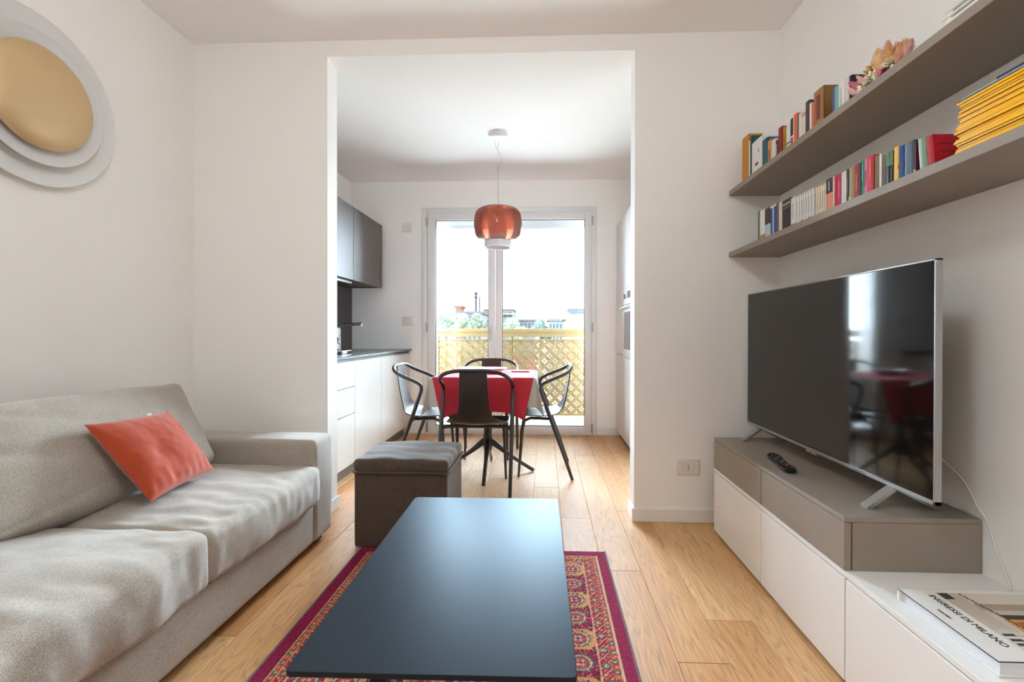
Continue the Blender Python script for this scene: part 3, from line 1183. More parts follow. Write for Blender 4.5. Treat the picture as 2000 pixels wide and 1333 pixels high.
def drape(hu, hv, R, RV, z, hang_fold, seed, taper, droop=0.0):
    def f(u, v):
        a, b = (2 * u - 1) * hu, (2 * v - 1) * hv
        ox, oy = max(0, abs(a) - R), max(0, abs(b) - RV)
        x, y = max(-R, min(R, a)), max(-RV, min(RV, b))
        drop = math.hypot(ox, oy)
        sa, sb = (1 if a > 0 else -1), (1 if b > 0 else -1)
        if drop > 0:
            if ox > 0 and oy > 0:
                x += sa * 0.5 * min(ox, oy) * 0.55
                y += sb * 0.5 * min(ox, oy) * 0.55
                drop = max(ox, oy) + 0.25 * min(ox, oy)
            if oy > 0 and ox == 0:
                drop *= 1 + droop * (abs(a) / hu) ** 3
            out = 0.003 + 0.03 * drop
            w = hang_fold * drop / 0.2 * (math.sin(14 * (a if oy > 0 else b) + seed) + 0.5 * math.sin(31 * (a if oy > 0 else b) + 2 * seed))
            if oy > 0:
                y += sb * (out + w)
                x *= 1 - taper * drop
            if ox > 0:
                x += sa * (out + w)
                y *= 1 - taper * drop
        zz = z - max(0, drop - 0.004)
        return Vector((TX + x, TY + y, zz + 0.0015 * mnoise.noise(Vector((a * 9, b * 9, seed)))))
    return f


cb = MB().grid(drape(0.575, 0.545, HT + 0.004, HTY + 0.004, TZ + 0.004, 0.004, 1.0, 0.10), 76, 76).build('tablecloth', CLOTHB, None, sharp=False)
tag(cb, 'pale beige tablecloth hanging down under the red cloth', 'tablecloth')
rc = MB().grid(drape(0.352, 0.585, HT + 0.011, HTY + 0.012, TZ + 0.0085, 0.003, 2.3, 0.62, 0.26), 60, 96).build('red_table_cover', REDC, None, sharp=False)
tag(rc, 'deep red cloth laid over the beige tablecloth', 'tablecloth')
# plates on the far half
tz = TZ + 0.0115
for i, (ax, ay, lab) in enumerate(((-0.58, 3.77, 'white plate at the far side of the red cloth'),)):
    pl = MB().lathe([(0.0, 0.002), (0.075, 0.002), (0.082, 0.004), (0.125, 0.018), (0.128, 0.021), (0.124, 0.022), (0.080, 0.009), (0.0, 0.007)], 40, Matrix.Translation((ax, ay, tz)))
    tag(pl.build('plate', PORC, None), lab, 'plate')
bl = MB().lathe([(0.0, 0.0), (0.05, 0.0), (0.095, 0.020), (0.118, 0.034), (0.115, 0.035), (0.09, 0.024), (0.045, 0.006), (0.0, 0.005)], 40, Matrix.Translation((-0.40, 3.58, tz)))
tag(bl.build('bowl', PORC, None), 'shallow white bowl in the middle of the dining table', 'bowl')
nb_ = MB()
for k in range(2):
    nb_.box(-0.26 + 0.004 * k, -0.12, 3.62, 3.74 - 0.004 * k, tz + 0.003 * k, tz + 0.003 * (k + 1) - 0.0004, b=0.001, seg=1)
tag(nb_.build('napkin', REDC, None), 'folded red napkin right of the white bowl', 'napkin')


def make_chair(label):
    t = thing('dining_chair', label, 'chair', (0, 0, 0), 0, 'dark bent-frame armchairs round the dining table')
    half = [(0.0, -0.004, 0.803), (0.10, -0.003, 0.802), (0.165, 0.004, 0.790), (0.212, 0.030, 0.765), (0.234, 0.085, 0.738), (0.238, 0.160, 0.708), (0.238, 0.213, 0.680), (0.238, 0.226, 0.648), (0.238, 0.214, 0.60), (0.237, 0.15, 0.42), (0.236, 0.07, 0.20), (0.235, 0.0, 0.0)]
    R = catmull(half, 6)
    Lf = [Vector((-p.x, p.y, p.z)) for p in reversed(R)]
    pts = Lf + R[1:]
    rad = []
    for p in pts:
        rad.append(0.0125 + 0.0025 * max(0, min(1, (0.66 - p.z) / 0.2)) - 0.0035 * max(0, min(1, (0.42 - p.z) / 0.42)))
    MB().tube(pts, rad, 10).build('arm_and_rear_leg_frame', CHAIRM, t, local=True)
    # shell: back strip flowing into the seat
    prof = [(0.002, 0.800), (0.003, 0.74), (0.012, 0.66), (0.026, 0.58), (0.040, 0.515), (0.058, 0.472), (0.090, 0.447), (0.14, 0.437), (0.22, 0.435), (0.32, 0.443), (0.39, 0.446), (0.43, 0.436), (0.44, 0.428)]
    wid = [0.088, 0.090, 0.094, 0.098, 0.108, 0.145, 0.182, 0.200, 0.208, 0.205, 0.195, 0.178, 0.168]
    dish = [0.004, 0.006, 0.008, 0.010, 0.014, 0.020, 0.020, 0.016, 0.012, 0.008, 0.004, 0, 0]

    def interp(arr, t_):
        t_ = max(0, min(0.9999, t_)) * (len(arr) - 1)
        i = int(t_)
        k = t_ - i
        k = k * k * (3 - 2 * k) * 0.4 + k * 0.6
        a_, b_ = arr[i], arr[i + 1]
        if isinstance(a_, tuple):
            return tuple(x * (1 - k) + y * k for x, y in zip(a_, b_))
        return a_ * (1 - k) + b_ * k
    pp = catmull([(0, *p) for p in prof], 4)

    def face(off):
        def f(u, v):
            i = v * (len(pp) - 1)
            j = int(min(i, len(pp) - 2))
            k = i - j
            p = pp[j] * (1 - k) + pp[j + 1] * k
            tng = (pp[j + 1] - pp[j]).normalized()
            nn = Vector((0, -tng.z, tng.y))
            w = interp(wid, v)
            d = interp(dish, v)
            a = 2 * u - 1
            return Vector((a * w, p.y, p.z)) + nn * (d * a * a * (1 if v > 0.3 else 1) + off)
        return f
    m = MB()
    nu, nv = 14, 40
    F1, F2 = face(0.004), face(-0.004)
    m.grid(F1, nu, nv)
    m.grid(F2, nu, nv)
    rim = []
    for i in range(nv + 1):
        rim.append((0, i / nv))
    for i in range(1, nu + 1):
        rim.append((i / nu, 1))
    for i in range(nv - 1, -1, -1):
        rim.append((1, i / nv))
    for i in range(nu - 1, 0, -1):
        rim.append((i / nu, 0))
    vv = [F1(*q) for q in rim] + [F2(*q) for q in rim]
    n = len(rim)
    m.add(vv, [(i, (i + 1) % n, n + (i + 1) % n, n + i) for i in range(n)], True)
    m.build('seat_shell', CHAIRM, t, local=True)
    # beam under the seat that ties the frame together
    MB().tube(catmull([(-0.236, 0.142, 0.392), (-0.222, 0.148, 0.412), (-0.17, 0.155, 0.420), (0, 0.16, 0.420), (0.17, 0.155, 0.420), (0.222, 0.148, 0.412), (0.236, 0.142, 0.392)], 4), 0.0125, 8).build('seat_beam', CHAIRM, t, local=True)
    for s in (-1, 1):
        MB().tube([(s * 0.155, 0.16, 0.419), (s * 0.160, 0.30, 0.425), (s * 0.164, 0.345, 0.405), (s * 0.168, 0.36, 0.34), (s * 0.178, 0.385, 0.0)], [0.011, 0.012, 0.013, 0.013, 0.008], 9).build('front_leg', CHAIRM, t, local=True)
    return t


ch0 = make_chair('dark armchair with its back to the viewer, in front of the red-draped table')
spots = [((-0.452, 2.928), 0.0, None),
         ((0.195, 3.545), math.pi / 2 + 0.02, 'dark armchair on the right of the dining table, side-on'),
         ((-1.095, 3.49), -math.pi / 2, 'dark armchair on the left of the dining table, beside the kitchen units'),
         ((-0.478, 4.19), math.pi, 'dark armchair at the far side of the table before the glazed door')]
for (x, y), rz, lab in spots:
    M = Matrix.Translation((x, y, 0)) @ Matrix.Rotation(rz, 4, 'Z')
    if lab is None:
        ch0.matrix_basis = M
        WM[ch0] = M
    else:
        c = copy_tree(ch0, None, M)
        c['label'] = lab

# ------------------------------------------------------------------ pendant lamp
PXc, PYc = -0.368, 3.66
pen = thing('pendant_lamp', 'orange glass pendant lamp with a white ring hanging over the dining table', 'lamp', (PXc, PYc, 1.70))
T = Matrix.Translation((PXc, PYc, 0))
MB().lathe([(0.0, 2.578), (0.045, 2.580), (0.068, 2.590), (0.076, 2.602), (0.076, 2.6095)], 40, T).build('ceiling_rose', LAMPW, pen)
outer = [(0.03, 2.032), (0.095, 2.030), (0.142, 2.020), (0.172, 1.996), (0.185, 1.958), (0.190, 1.905), (0.187, 1.852), (0.176, 1.808), (0.152, 1.780), (0.122, 1.770), (0.104, 1.767)]
inner = [(max(0.0, r - 0.005), z) for r, z in reversed(outer)]
dense = [tuple(p)[:2] for p in catmull([(r, z, 0) for r, z in outer], 4)]
mbl = MB()
mbl.lathe(dense, 56, T)
mbl.f = [q for q in mbl.f if len(q) == 4]
mbl.sm = mbl.sm[:len(mbl.f)]
mbl.build('glass_shade', shade_glass(), pen, sharp=False)
dif = [(0.0, 2.0), (0.045, 1.995), (0.066, 1.975), (0.072, 1.93), (0.073, 1.86), (0.07, 1.82), (0.055, 1.79), (0.0, 1.783)]
MB().lathe([tuple(p)[:2] for p in catmull([(r, z, 0) for r, z in dif], 4)], 40, T).build('diffuser', mat('opal_diffuser', (220, 190, 175), 0.4), pen)
MB().lathe([(0.098, 1.772), (0.107, 1.771), (0.107, 1.722), (0.104, 1.716), (0.097, 1.716), (0.094, 1.722), (0.094, 1.77), (0.098, 1.772)], 56, T).build('lower_ring', LAMPW, pen)
MB().lathe([(0.0, 2.045), (0.028, 2.044), (0.032, 2.028), (0.0, 2.027)], 24, T).build('top_cap', LAMPW, pen)
WIRE = mat('steel_wire', (150, 146, 142), 0.4)
MB().tube([(PXc, PYc, 2.58), (PXc, PYc, 2.04)], 0.0011, 6).build('suspension_wire', WIRE, pen)
cab = catmull([(PXc - 0.024, PYc, 2.582), (PXc - 0.026, PYc, 2.55), (PXc - 0.012, PYc, 2.50), (PXc + 0.012, PYc, 2.465), (PXc + 0.021, PYc, 2.42), (PXc + 0.016, PYc, 2.37), (PXc + 0.004, PYc, 2.33), (PXc + 0.001, PYc, 2.30), (PXc + 0.002, PYc, 2.05)], 6)
MB().tube(cab, 0.0017, 6).build('cable', mat('clear_cable', (190, 186, 180), 0.3), pen)

# ------------------------------------------------------------------ added globe lamp, unseen above the viewer, brightens the living room walls
gl_ = thing('added_fill_lamp', 'added globe fill lamp, out of view above the viewer, brightening the living room', 'lamp', (-0.35, 0.45, 2.2))
GM, gn, gl2, gp = new_mat('fill_lamp_glow')
gp.inputs['Base Color'].default_value = (0.9, 0.9, 0.9, 1)
gp.inputs['Emission Color'].default_value = (0.86, 0.945, 1.0, 1)
gp.inputs['Emission Strength'].default_value = 27.0
TG = Matrix.Translation((-0.35, 0.45, 0))
MB().lathe([(0.17 * math.sin(math.pi * k / 14), 2.37 + 0.17 * math.cos(math.pi * k / 14)) for k in range(15)], 28, TG).build('globe', GM, gl_, sharp=False)
MB().lathe([(0.0, 2.69), (0.05, 2.69), (0.06, 2.699), (0.0, 2.6995)], 24, TG).build('ceiling_rose', LAMPW, gl_)
MB().tube([(-0.35, 0.45, 2.69), (-0.35, 0.45, 2.535)], 0.012, 8).build('stem', LAMPW, gl_)

# ------------------------------------------------------------------ wall lamp on the left wall
wl = thing('wall_lamp', 'round wall lamp with a domed gold disc over two white dishes', 'lamp', (XL, 1.745, 1.62))
RY = Matrix.Rotation(math.pi / 2, 4, 'Y')
TW = Matrix.Translation((XL, 1.745, 1.962)) @ RY
MB().lathe([(0.0, 0.006), (0.26, 0.006), (0.325, 0.026), (0.335, 0.034), (0.337, 0.032), (0.328, 0.02), (0.27, 0.001), (0.0, 0.0005)], 72, TW).build('outer_dish', LAMPW, wl)
MB().lathe([(0.0, 0.030), (0.20, 0.030), (0.247, 0.046), (0.256, 0.053), (0.258, 0.051), (0.25, 0.04), (0.205, 0.022), (0.06, 0.02), (0.05, 0.006), (0.0, 0.006)], 72, TW).build('inner_dish', LAMPW, wl)
dome = [(0.0, 0.108), (0.06, 0.106), (0.12, 0.099), (0.165, 0.088), (0.190, 0.074), (0.199, 0.062), (0.196, 0.052), (0.182, 0.046), (0.05, 0.044), (0.0, 0.044)]
MB().lathe([tuple(p)[:2] for p in catmull([(r, z, 0) for r, z in dome], 4)], 72, TW).build('gold_disc', GOLD, wl)
MB().lathe([(0.05, 0.030), (0.05, 0.046)], 24, TW).build('spacer', LAMPW, wl)

# ------------------------------------------------------------------ kitchen, left run
KF = -1.38            # front plane
G = 0.0025


def base_unit(name, label, y0, y1, fronts):
    t = thing(name, label, 'kitchen unit', ((XL + KF) / 2, (y0 + y1) / 2, 0))
    B(XL + 0.002, KF - 0.019, y0, y1, 0.10, 0.835).build('carcass', KITW, t)
    B(XL + 0.05, KF - 0.06, y0, y1, 0.0, 0.10).build('plinth', SHADOWGAP, t)
    for n_, z0, z1 in fronts:
        B(KF - 0.019, KF, y0 + G, y1 - G, z0 + G, z1 - G, b=0.0015, seg=1).build(n_, KITW, t)
    return t


base_unit('drawer_unit', 'white handleless drawer unit of three fronts nearest the stub wall', 2.735, 3.335, [('drawer_front', 0.10, 0.462), ('drawer_front', 0.462, 0.655), ('drawer_front', 0.655, 0.832)])
base_unit('base_unit', 'white handleless base unit with one wide plain door below the worktop', 3.335, 3.885, [('door', 0.10, 0.832)])
base_unit('corner_base_unit', 'white handleless base unit at the window end of the worktop', 3.885, 4.70, [('door', 0.10, 0.832)])
B(XL + 0.002, KF - 0.03, 4.702, YK - 0.002, 0.0, 0.835).build('filler_panel', KITW)['kind'] = 'structure'
bpy.data.objects['filler_panel']['label'] = 'white filler panel between base units and end wall'
wt = thing('worktop', 'thin dark grey stone worktop over the white base units', 'worktop', (-1.7, 3.75, 0.835))
B(XL + 0.001, KF + 0.004, 2.735, YK - 0.002, 0.862, 0.876, b=0.0015, seg=1).build('slab', STONE, wt)
B(XL + 0.001, KF - 0.03, 2.735, YK - 0.002, 0.8355, 0.862).build('recess_channel', mat('recess_aluminium', (70, 66, 62), 0.45), wt)
spl = B(XL + 0.0005, XL + 0.012, 2.735, YK - 0.001, 0.877, 1.505).build('splashback', ANTHR)
tag(spl, 'dark anthracite splashback panel behind the worktop', 'splashback')
UF = -1.65


def upper(label, y0, y1, fill=False):
    t = thing('wall_unit', label, 'kitchen unit', ((XL + UF) / 2, (y0 + y1) / 2, 1.505))
    B(XL + 0.002, UF - 0.019, y0 + .001, y1 - .001, 1.505, 2.132).build('carcass', DARKWOOD, t)
    B(UF - 0.018, UF, y0 + G * .6, y1 - G * .6, 1.497, 2.132, b=0.0015, seg=1).build('door', DARKWOOD, t)
    if fill:
        B(XL + .002, UF, y1, y1 + 0.035, 1.497, 2.132, b=0.001, seg=1).build('end_panel', DARKWOOD, t)


upper('dark wood wall unit nearest the stub wall', 2.735, 3.35)
upper('dark wood wall unit over the extractor hood', 3.352, 3.957)
upper('dark wood wall unit at the window end', 3.959, 4.63, True)
hd = thing('extractor_hood', 'slim built-in extractor hood under the dark wall units', 'hood', (-1.84, 3.55, 1.46))
B(XL + .013, UF - .03, 3.16, 3.955, 1.472, 1.504, b=0.003).build('body', BLACKMAT, hd)
B(UF - .05, UF - .012, 3.16, 3.955, 1.466, 1.484, b=0.003).build('visor', STEEL, hd)
# sink mixer with its swivel spout
tp = thing('sink_mixer_tap', 'chrome mixer tap with a long flat swivel spout on the worktop', 'tap', (-1.74, 3.86, 0.876))
MB().lathe([(0.027, 0.876), (0.027, 0.884), (0.021, 0.89), (0.021, 1.02), (0.019, 1.085), (0.0, 1.09)], 24, Matrix.Translation((-1.74, 3.86, 0))).build('body', CHROME, tp)
MB().tube(catmull([(-1.74, 3.86, 1.08), (-1.70, 3.86, 1.104), (-1.65, 3.86, 1.112), (-1.535, 3.86, 1.120)], 5), 0.0125, 12).build('spout', CHROME, tp)
MB().tube([(-1.543, 3.86, 1.12), (-1.543, 3.86, 1.096)], 0.011, 12).build('aerator', CHROME, tp)
MB().tube(catmull([(-1.74, 3.84, 0.97), (-1.73, 3.80, 1.0), (-1.70, 3.77, 0.985), (-1.69, 3.765, 0.95)], 4), [0.010] * 12 + [0.008], 10).build('lever', CHROME, tp)
sp = thing('soap_dispenser', 'small black soap dispenser with a chrome pump by the tap', 'dispenser', (-1.70, 3.45, 0.876))
MB().lathe([(0.0, 0.877), (0.032, 0.877), (0.034, 0.885), (0.034, 0.985), (0.02, 1.0), (0.012, 1.004), (0.0, 1.004)], 28, Matrix.Translation((-1.70, 3.45, 0))).build('bottle', BLACKGLOSS, sp)
MB().tube([(-1.70, 3.45, 1.0), (-1.70, 3.45, 1.035), (-1.695, 3.45, 1.042), (-1.66, 3.45, 1.038)], [0.007, 0.007, 0.008, 0.005], 10).build('pump', CHROME, sp)
tr = thing('sink_tray', 'shallow black glossy tray with a chrome rim on the worktop', 'tray', (-1.66, 3.62, 0.876))
B(-1.75, -1.565, 3.52, 3.72, 0.877, 0.902, b=0.006).build('tray', BLACKGLOSS, tr)
MB().tube([(p[0], p[1], 0.902) for p in rounded_rect(-1.75, -1.565, 3.52, 3.72, 0.012) + [(-1.565, 3.708)]], 0.003, 6).build('rim', CHROME, tr)

# ------------------------------------------------------------------ kitchen, tall units on the right
TFX = 0.729


def tall(label, y0, y1):
    t = thing('tall_unit', label, 'kitchen unit', ((TFX + XR) / 2, (y0 + y1) / 2, 0))
    B(TFX + 0.021, XR - 0.002, y0 + .001, y1 - .001, 0.06, 2.135).build('carcass', KITW, t)
    B(TFX + 0.06, XR - 0.02, y0, y1, 0.0, 0.06).build('plinth', SHADOWGAP, t)
    return t


def front(t, name, y0, y1, z0, z1):
    return B(TFX, TFX + 0.02, y0 + G, y1 - G, z0 + G, z1 - G, b=0.0015, seg=1).build(name, KITW, t)


t = tall('white full-height larder unit next to the balcony door', 4.264, YK - 0.015)
front(t, 'door', 4.264, YK - .015, 0.06, 0.836)
front(t, 'door', 4.264, YK - .015, 0.836, 2.135)
t = tall('white full-height unit housing the built-in oven', 3.664, 4.262)
front(t, 'door', 3.664, 4.262, 0.06, 0.825)
front(t, 'door', 3.664, 4.262, 1.443, 2.135)
B(TFX + 0.004, TFX + 0.0205, 3.664, 4.262, 0.825, 1.443).build('niche', SHADOWGAP, t)
t = tall('white full-height unit hidden behind the right stub wall', 3.06, 3.662)
front(t, 'door', 3.06, 3.662, 0.06, 0.836)
front(t, 'door', 3.06, 3.662, 0.836, 2.135)
ov = thing('built_in_oven', 'stainless steel built-in oven in the tall white unit', 'oven', (0.72, 3.963, 0.83))
B(TFX - 0.012, TFX + 0.0035, 3.668, 4.258, 1.295, 1.438, b=0.002).build('control_panel', STEEL, ov)
B(TFX - 0.014, TFX + 0.0035, 3.668, 4.258, 0.83, 1.290, b=0.002).build('door', STEEL, ov)
B(TFX - 0.0165, TFX - 0.0135, 3.72, 4.206, 0.90, 1.23, b=0.001, seg=1).build('door_glass', OVENGLASS, ov)
MB().tube([(TFX - 0.014, 3.72, 1.265), (TFX - 0.045, 3.72, 1.265)], 0.006, 8).tube([(TFX - 0.014, 4.206, 1.265), (TFX - 0.045, 4.206, 1.265)], 0.006, 8).tube([(TFX - 0.045, 3.70, 1.265), (TFX - 0.045, 4.226, 1.265)], 0.009, 10).build('handle', ALU, ov)
B(TFX - 0.0135, TFX - 0.0115, 3.87, 4.06, 1.345, 1.405).build('display', BLACKGLOSS, ov)
for ky in (3.75, 4.18):
    MB().tube([(TFX - 0.012, ky, 1.37), (TFX - 0.032, ky, 1.37)], 0.019, 16).build('knob', STEEL, ov)

# ------------------------------------------------------------------ wall plates
def plate(name, label, cat, x0, x1, z0, z1, y, keys):
    t = thing(name, label, cat, ((x0 + x1) / 2, y, z0))
    B(x0, x1, y - 0.009, y - 0.0005, z0, z1, b=0.002).build('cover_plate', PLATEW, t)
    w = (x1 - x0 - 0.012) / sum(keys)
    c = x0 + 0.006
    out = []
    for k in keys:
        out.append(B(c + .0006, c + k * w - .0006, y - 0.0105, y - 0.0085, z0 + 0.008, z1 - 0.008, b=0.0006, seg=1).build('module', PLATEW, t))
        c += k * w
    return t, out


t, mods = plate('wall_socket', 'white wall socket low on the short wall right of the opening', 'socket', 0.729, 0.857, 0.261, 0.347, YW, (1, 2, 1))
for k in (-1, 0, 1):
    MB().tube([(0.793, YW - 0.0095, 0.304 + k * 0.0115), (0.793, YW - 0.0109, 0.304 + k * 0.0115)], 0.0032, 10).build('hole', DARKHOLE, mods[1])
plate('light_switch', 'wide white switch plate on the kitchen end wall at chest height', 'switch', -1.477, -1.357, 1.122, 1.21, YK, (1, 1, 1))
plate('thermostat', 'small square white thermostat high on the kitchen end wall', 'thermostat', -1.472, -1.378, 2.088, 2.18, YK, (1,))

# ------------------------------------------------------------------ television furniture
CF = 0.888
ZB = 0.340
labels = ['white low unit under the far end of the television', 'white low unit under the near end of the television', 'white low unit under the big art book', 'white low unit nearest the viewer']
yb = [2.468, 1.940, 1.405, 0.870, 0.335]
for i in range(4):
    y1, y0 = yb[i], yb[i + 1]
    t = thing('low_unit', labels[i], 'cabinet', (1.085, (y0 + y1) / 2, 0), group='white low units under the television')
    B(CF + 0.021, XR - 0.002, y0 + .0005, y1 - .0005, 0.014, 0.324).build('carcass', SHADOWGAP, t)
    B(CF + 0.05, XR - 0.03, y0 + .01, y1 - .01, 0.0, 0.014).build('plinth', DARKEDGE, t)
    B(CF, CF + 0.0185, y0 + .003, y1 - .003, 0.016, 0.3195, b=0.0012, seg=1).build('front', WHITE, t)
tb = B(CF, XR - 0.001, yb[4], yb[0], 0.3245, ZB, b=0.001, seg=1).build('top_board', WHITE)
tag(tb, 'long white top board over the low white units', 'board')
du = thing('drawer_box', 'taupe two-drawer box standing on the white low units', 'cabinet', (1.085, 1.94, ZB))
Y0, Y1 = 1.410, 2.466
B(CF, XR - 0.004, Y0, Y1, 0.4845, 0.5, b=0.001, seg=1).build('top', TAUPE, du)
B(CF + 0.024, XR - 0.004, Y0, Y0 + 0.018, ZB + .0005, 0.484).build('side_panel', TAUPE, du)
B(CF + 0.024, XR - 0.004, Y1 - 0.018, Y1, ZB + .0005, 0.484).build('side_panel', TAUPE, du)
B(CF + 0.03, XR - 0.01, Y0 + .018, Y1 - .018, ZB + .0005, 0.483).build('carcass', DARKEDGE, du)
for a, b in ((Y0, 1.9375), (1.9425, Y1)):
    B(CF, CF + 0.0205, a, b, ZB + 0.0015, 0.4825, b=0.001, seg=1).build('drawer_front', TAUPE, du)

# ------------------------------------------------------------------ television
tv = thing('television', 'large flat television with a silver rim on two splayed feet', 'television', (1.10, 1.923, 0.5))
VX, VY0, VY1, VZ0, VZ1 = 1.079, 1.3275, 2.519, 0.5666, 1.2533
mb = MB()
for a in ((VY0, VY0 + .006, VZ0, VZ1), (VY1 - .006, VY1, VZ0, VZ1), (VY0, VY1, VZ1 - .006, VZ1), (VY0, VY1, VZ0, VZ0 + .012)):
    mb.box(VX, VX + 0.020, a[0], a[1], a[2], a[3], b=0.0012, seg=1)
mb.build('bezel', ALU, tv)
B(VX + 0.0025, VX + 0.010, VY0 + .0058, VY1 - .0058, VZ0 + .0118, VZ1 - .0058).build('screen', SCREEN, tv)
B(VX + 0.010, VX + 0.0195, VY0 + .0055, VY1 - .0055, VZ0 + .0115, VZ1 - .0055).build('back_plate', BLACKMAT, tv)
B(VX + 0.0195, VX + 0.062, VY0 + .16, VY1 - .16, VZ0 + .015, VZ0 + .40, b=0.012).build('rear_housing', BLACKMAT, tv)
B(VX - 0.004, VX + 0.012, 1.885, 1.955, VZ0 - 0.009, VZ0 + .001, b=0.003).build('logo_bar', ALU, tv)
MB().lathe([(0.0, 0.002), (0.005, 0.002), (0.006, 0.0)], 14, Matrix.Translation((VX - 0.004, 1.92, VZ0 - 0.004)) @ Matrix.Rotation(-math.pi / 2, 4, 'Y')).build('round_red_emblem', mat('emblem_red', (214, 60, 96), 0.4), tv)
for fy in (2.392, 1.497):
    m_ = MB()
    for ex in (1.002, 1.222):
        # each foot is a flat bar folded to an inverted V
        A, Cc = Vector((1.092, fy, VZ0 + 0.006)), Vector((ex, fy, 0.5005))
        dirv = (Cc - A)
        w, th = 0.016, 0.008
        s = 1 if ex > 1.092 else -1
        v = [(A.x - s * .004, fy - w, A.z - .012), (A.x - s * .004, fy + w, A.z - .012), (A.x - s * .004, fy + w, A.z + th * .2), (A.x - s * .004, fy - w, A.z + th * .2),
             (Cc.x - s * .016, fy - w, Cc.z), (Cc.x - s * .016, fy + w, Cc.z), (Cc.x, fy + w, Cc.z + .004), (Cc.x, fy - w, Cc.z + .004), (Cc.x, fy - w, Cc.z), (Cc.x, fy + w, Cc.z)]
        m_.add(v, [(0, 3, 2, 1), (0, 1, 5, 4), (3, 7, 6, 2), (0, 4, 8, 7, 3), (1, 2, 6, 9, 5), (4, 5, 9, 8), (7, 8, 9, 6)])
    m_.build('foot', ALU, tv)
cb = MB().tube(catmull([(1.175, 1.62, 0.70), (1.25, 1.55, 0.66), (1.276, 1.47, 0.60), (1.279, 1.42, 0.53), (1.280, 1.392, 0.50), (1.279, 1.36, 0.42), (1.276, 1.33, 0.37), (1.272, 1.315, 0.3445)], 7), 0.0028, 8).build('power_cable', mat('white_cable', (224, 222, 218), 0.4))
tag(cb, 'thin white cable hanging behind the television down the wall', 'cable')

# remote control
rm = thing('remote_control', 'black curved remote control lying on the taupe drawer box', 'remote', (0.977, 1.957, 0.5), math.radians(-10.5))
prof = [(-0.122, 0.018), (-0.112, 0.024), (-0.08, 0.0265), (-0.04, 0.024), (0.0, 0.0205), (0.04, 0.0235), (0.08, 0.0285), (0.11, 0.026), (0.122, 0.016)]
pp = catmull([(w, y, 0) for y, w in prof], 4)
mb = MB()
sec = 12
v, f = [], []
for i, p in enumerate(pp):
    w, y = p.x, p.y
    h = 0.017 + 0.003 * (y / 0.12) ** 2
    for k in range(sec):
        a = 2 * math.pi * k / sec
        cx_, cz_ = math.cos(a), math.sin(a)
        sx = math.copysign(abs(cx_) ** 0.6, cx_)
        sz = math.copysign(abs(cz_) ** 0.6, cz_)
        v.append((w * sx, y, 0.0008 + h / 2 + h / 2 * sz))
for i in range(len(pp) - 1):
    for k in range(sec):
        f.append((i * sec + k, i * sec + (k + 1) % sec, (i + 1) * sec + (k + 1) % sec, (i + 1) * sec + k))
f += [tuple(range(sec)), tuple((len(pp) - 1) * sec + k for k in range(sec))]
body = mb.add(v, f, True).build('body', BLACKGLOSS, rm, local=True)
bmats = [mat('button_grey', (120, 124, 126), 0.5), mat('button_red', (150, 40, 40), 0.5), mat('button_dark', (60, 62, 64), 0.5)]
for r in range(9):
    for c in range(3):
        y = 0.088 - r * 0.0195
        xx = (c - 1) * 0.0125
        z = 0.0183 + 0.003 * (y / 0.12) ** 2
        k = 1 if (r == 8 and c == 2) else (0 if (r + c) % 3 == 0 else 2)
        B(xx - .004, xx + .004, y - .005, y + .005, z - .001, z + .0013, b=.0008, seg=1).build('button', bmats[k], rm, local=True)

# ------------------------------------------------------------------ big art book on the low units
bk = thing('art_book', 'large white art book lettered INGRESSI DI MILANO on the low white unit', 'book', (1.10, 1.12, ZB))
bx0, bx1, by0, by1, bz0, bz1 = 0.930, 1.272, 0.985, 1.256, ZB + 0.0008, 0.374
COVW = mat('book_cover_white', (230, 229, 226), 0.3)
B(bx0 + .006, bx1 - .004, by0 + .004, by1 - .004, bz0 + .0028, bz1 - .0028).build('page_block', mat('page_edge', (222, 224, 226), 0.7, var=0.1, vscale=4, stretch=(1, 1, 400)), bk)
B(bx0, bx1, by0, by1, bz0, bz0 + .0028, b=.0008, seg=1).build('back_cover', COVW, bk)
cv = B(bx0, bx1, by0, by1, bz1 - .0028, bz1, b=.0008, seg=1).build('front_cover', COVW, bk)
blk = mat('print_black', (26, 25, 27), 0.5)
m_ = MB()
m_.box(bx0 - .0004, bx1, by0 - .0004, by0 + .0002, bz1 - .0026, bz1 - .0004).box(bx0 - .0004, bx0 + .0002, by0, by1, bz1 - .0026, bz1 - .0004).box(bx0, bx1, by1 - .0002, by1 + .0004, bz1 - .0026, bz1 - .0004)
m_.build('dark_board_edge', blk, cv)
MB().tube(catmull([(bx0 + .004, by1 - .0005, bz0 + .001), (bx0 + .002, by1 + .004, bz0 + .012), (bx0 + .002, by1 + .004, bz1 - .012), (bx0 + .004, by1 - .0005, bz1 - .001)], 4), 0.0016, 6).build('headband', COVW, bk)
spn = MB().prism([(by1 - .004, bz0 + .002), (by1 + .002, bz0 + .004), (by1 + .004, (bz0 + bz1) / 2), (by1 + .002, bz1 - .004), (by1 - .004, bz1 - .002)], bx0, bx1, 'x').build('spine', COVW, bk)
# photograph on the cover: a striped entrance hall, printed as flat colour
nxp, nyp = 84, 76
u, v = np.meshgrid(np.linspace(0, 1, nxp + 1), np.linspace(0, 1, nyp + 1))
pic = np.zeros(u.shape + (3,))


def col(c):
    return np.array(s2l(c))


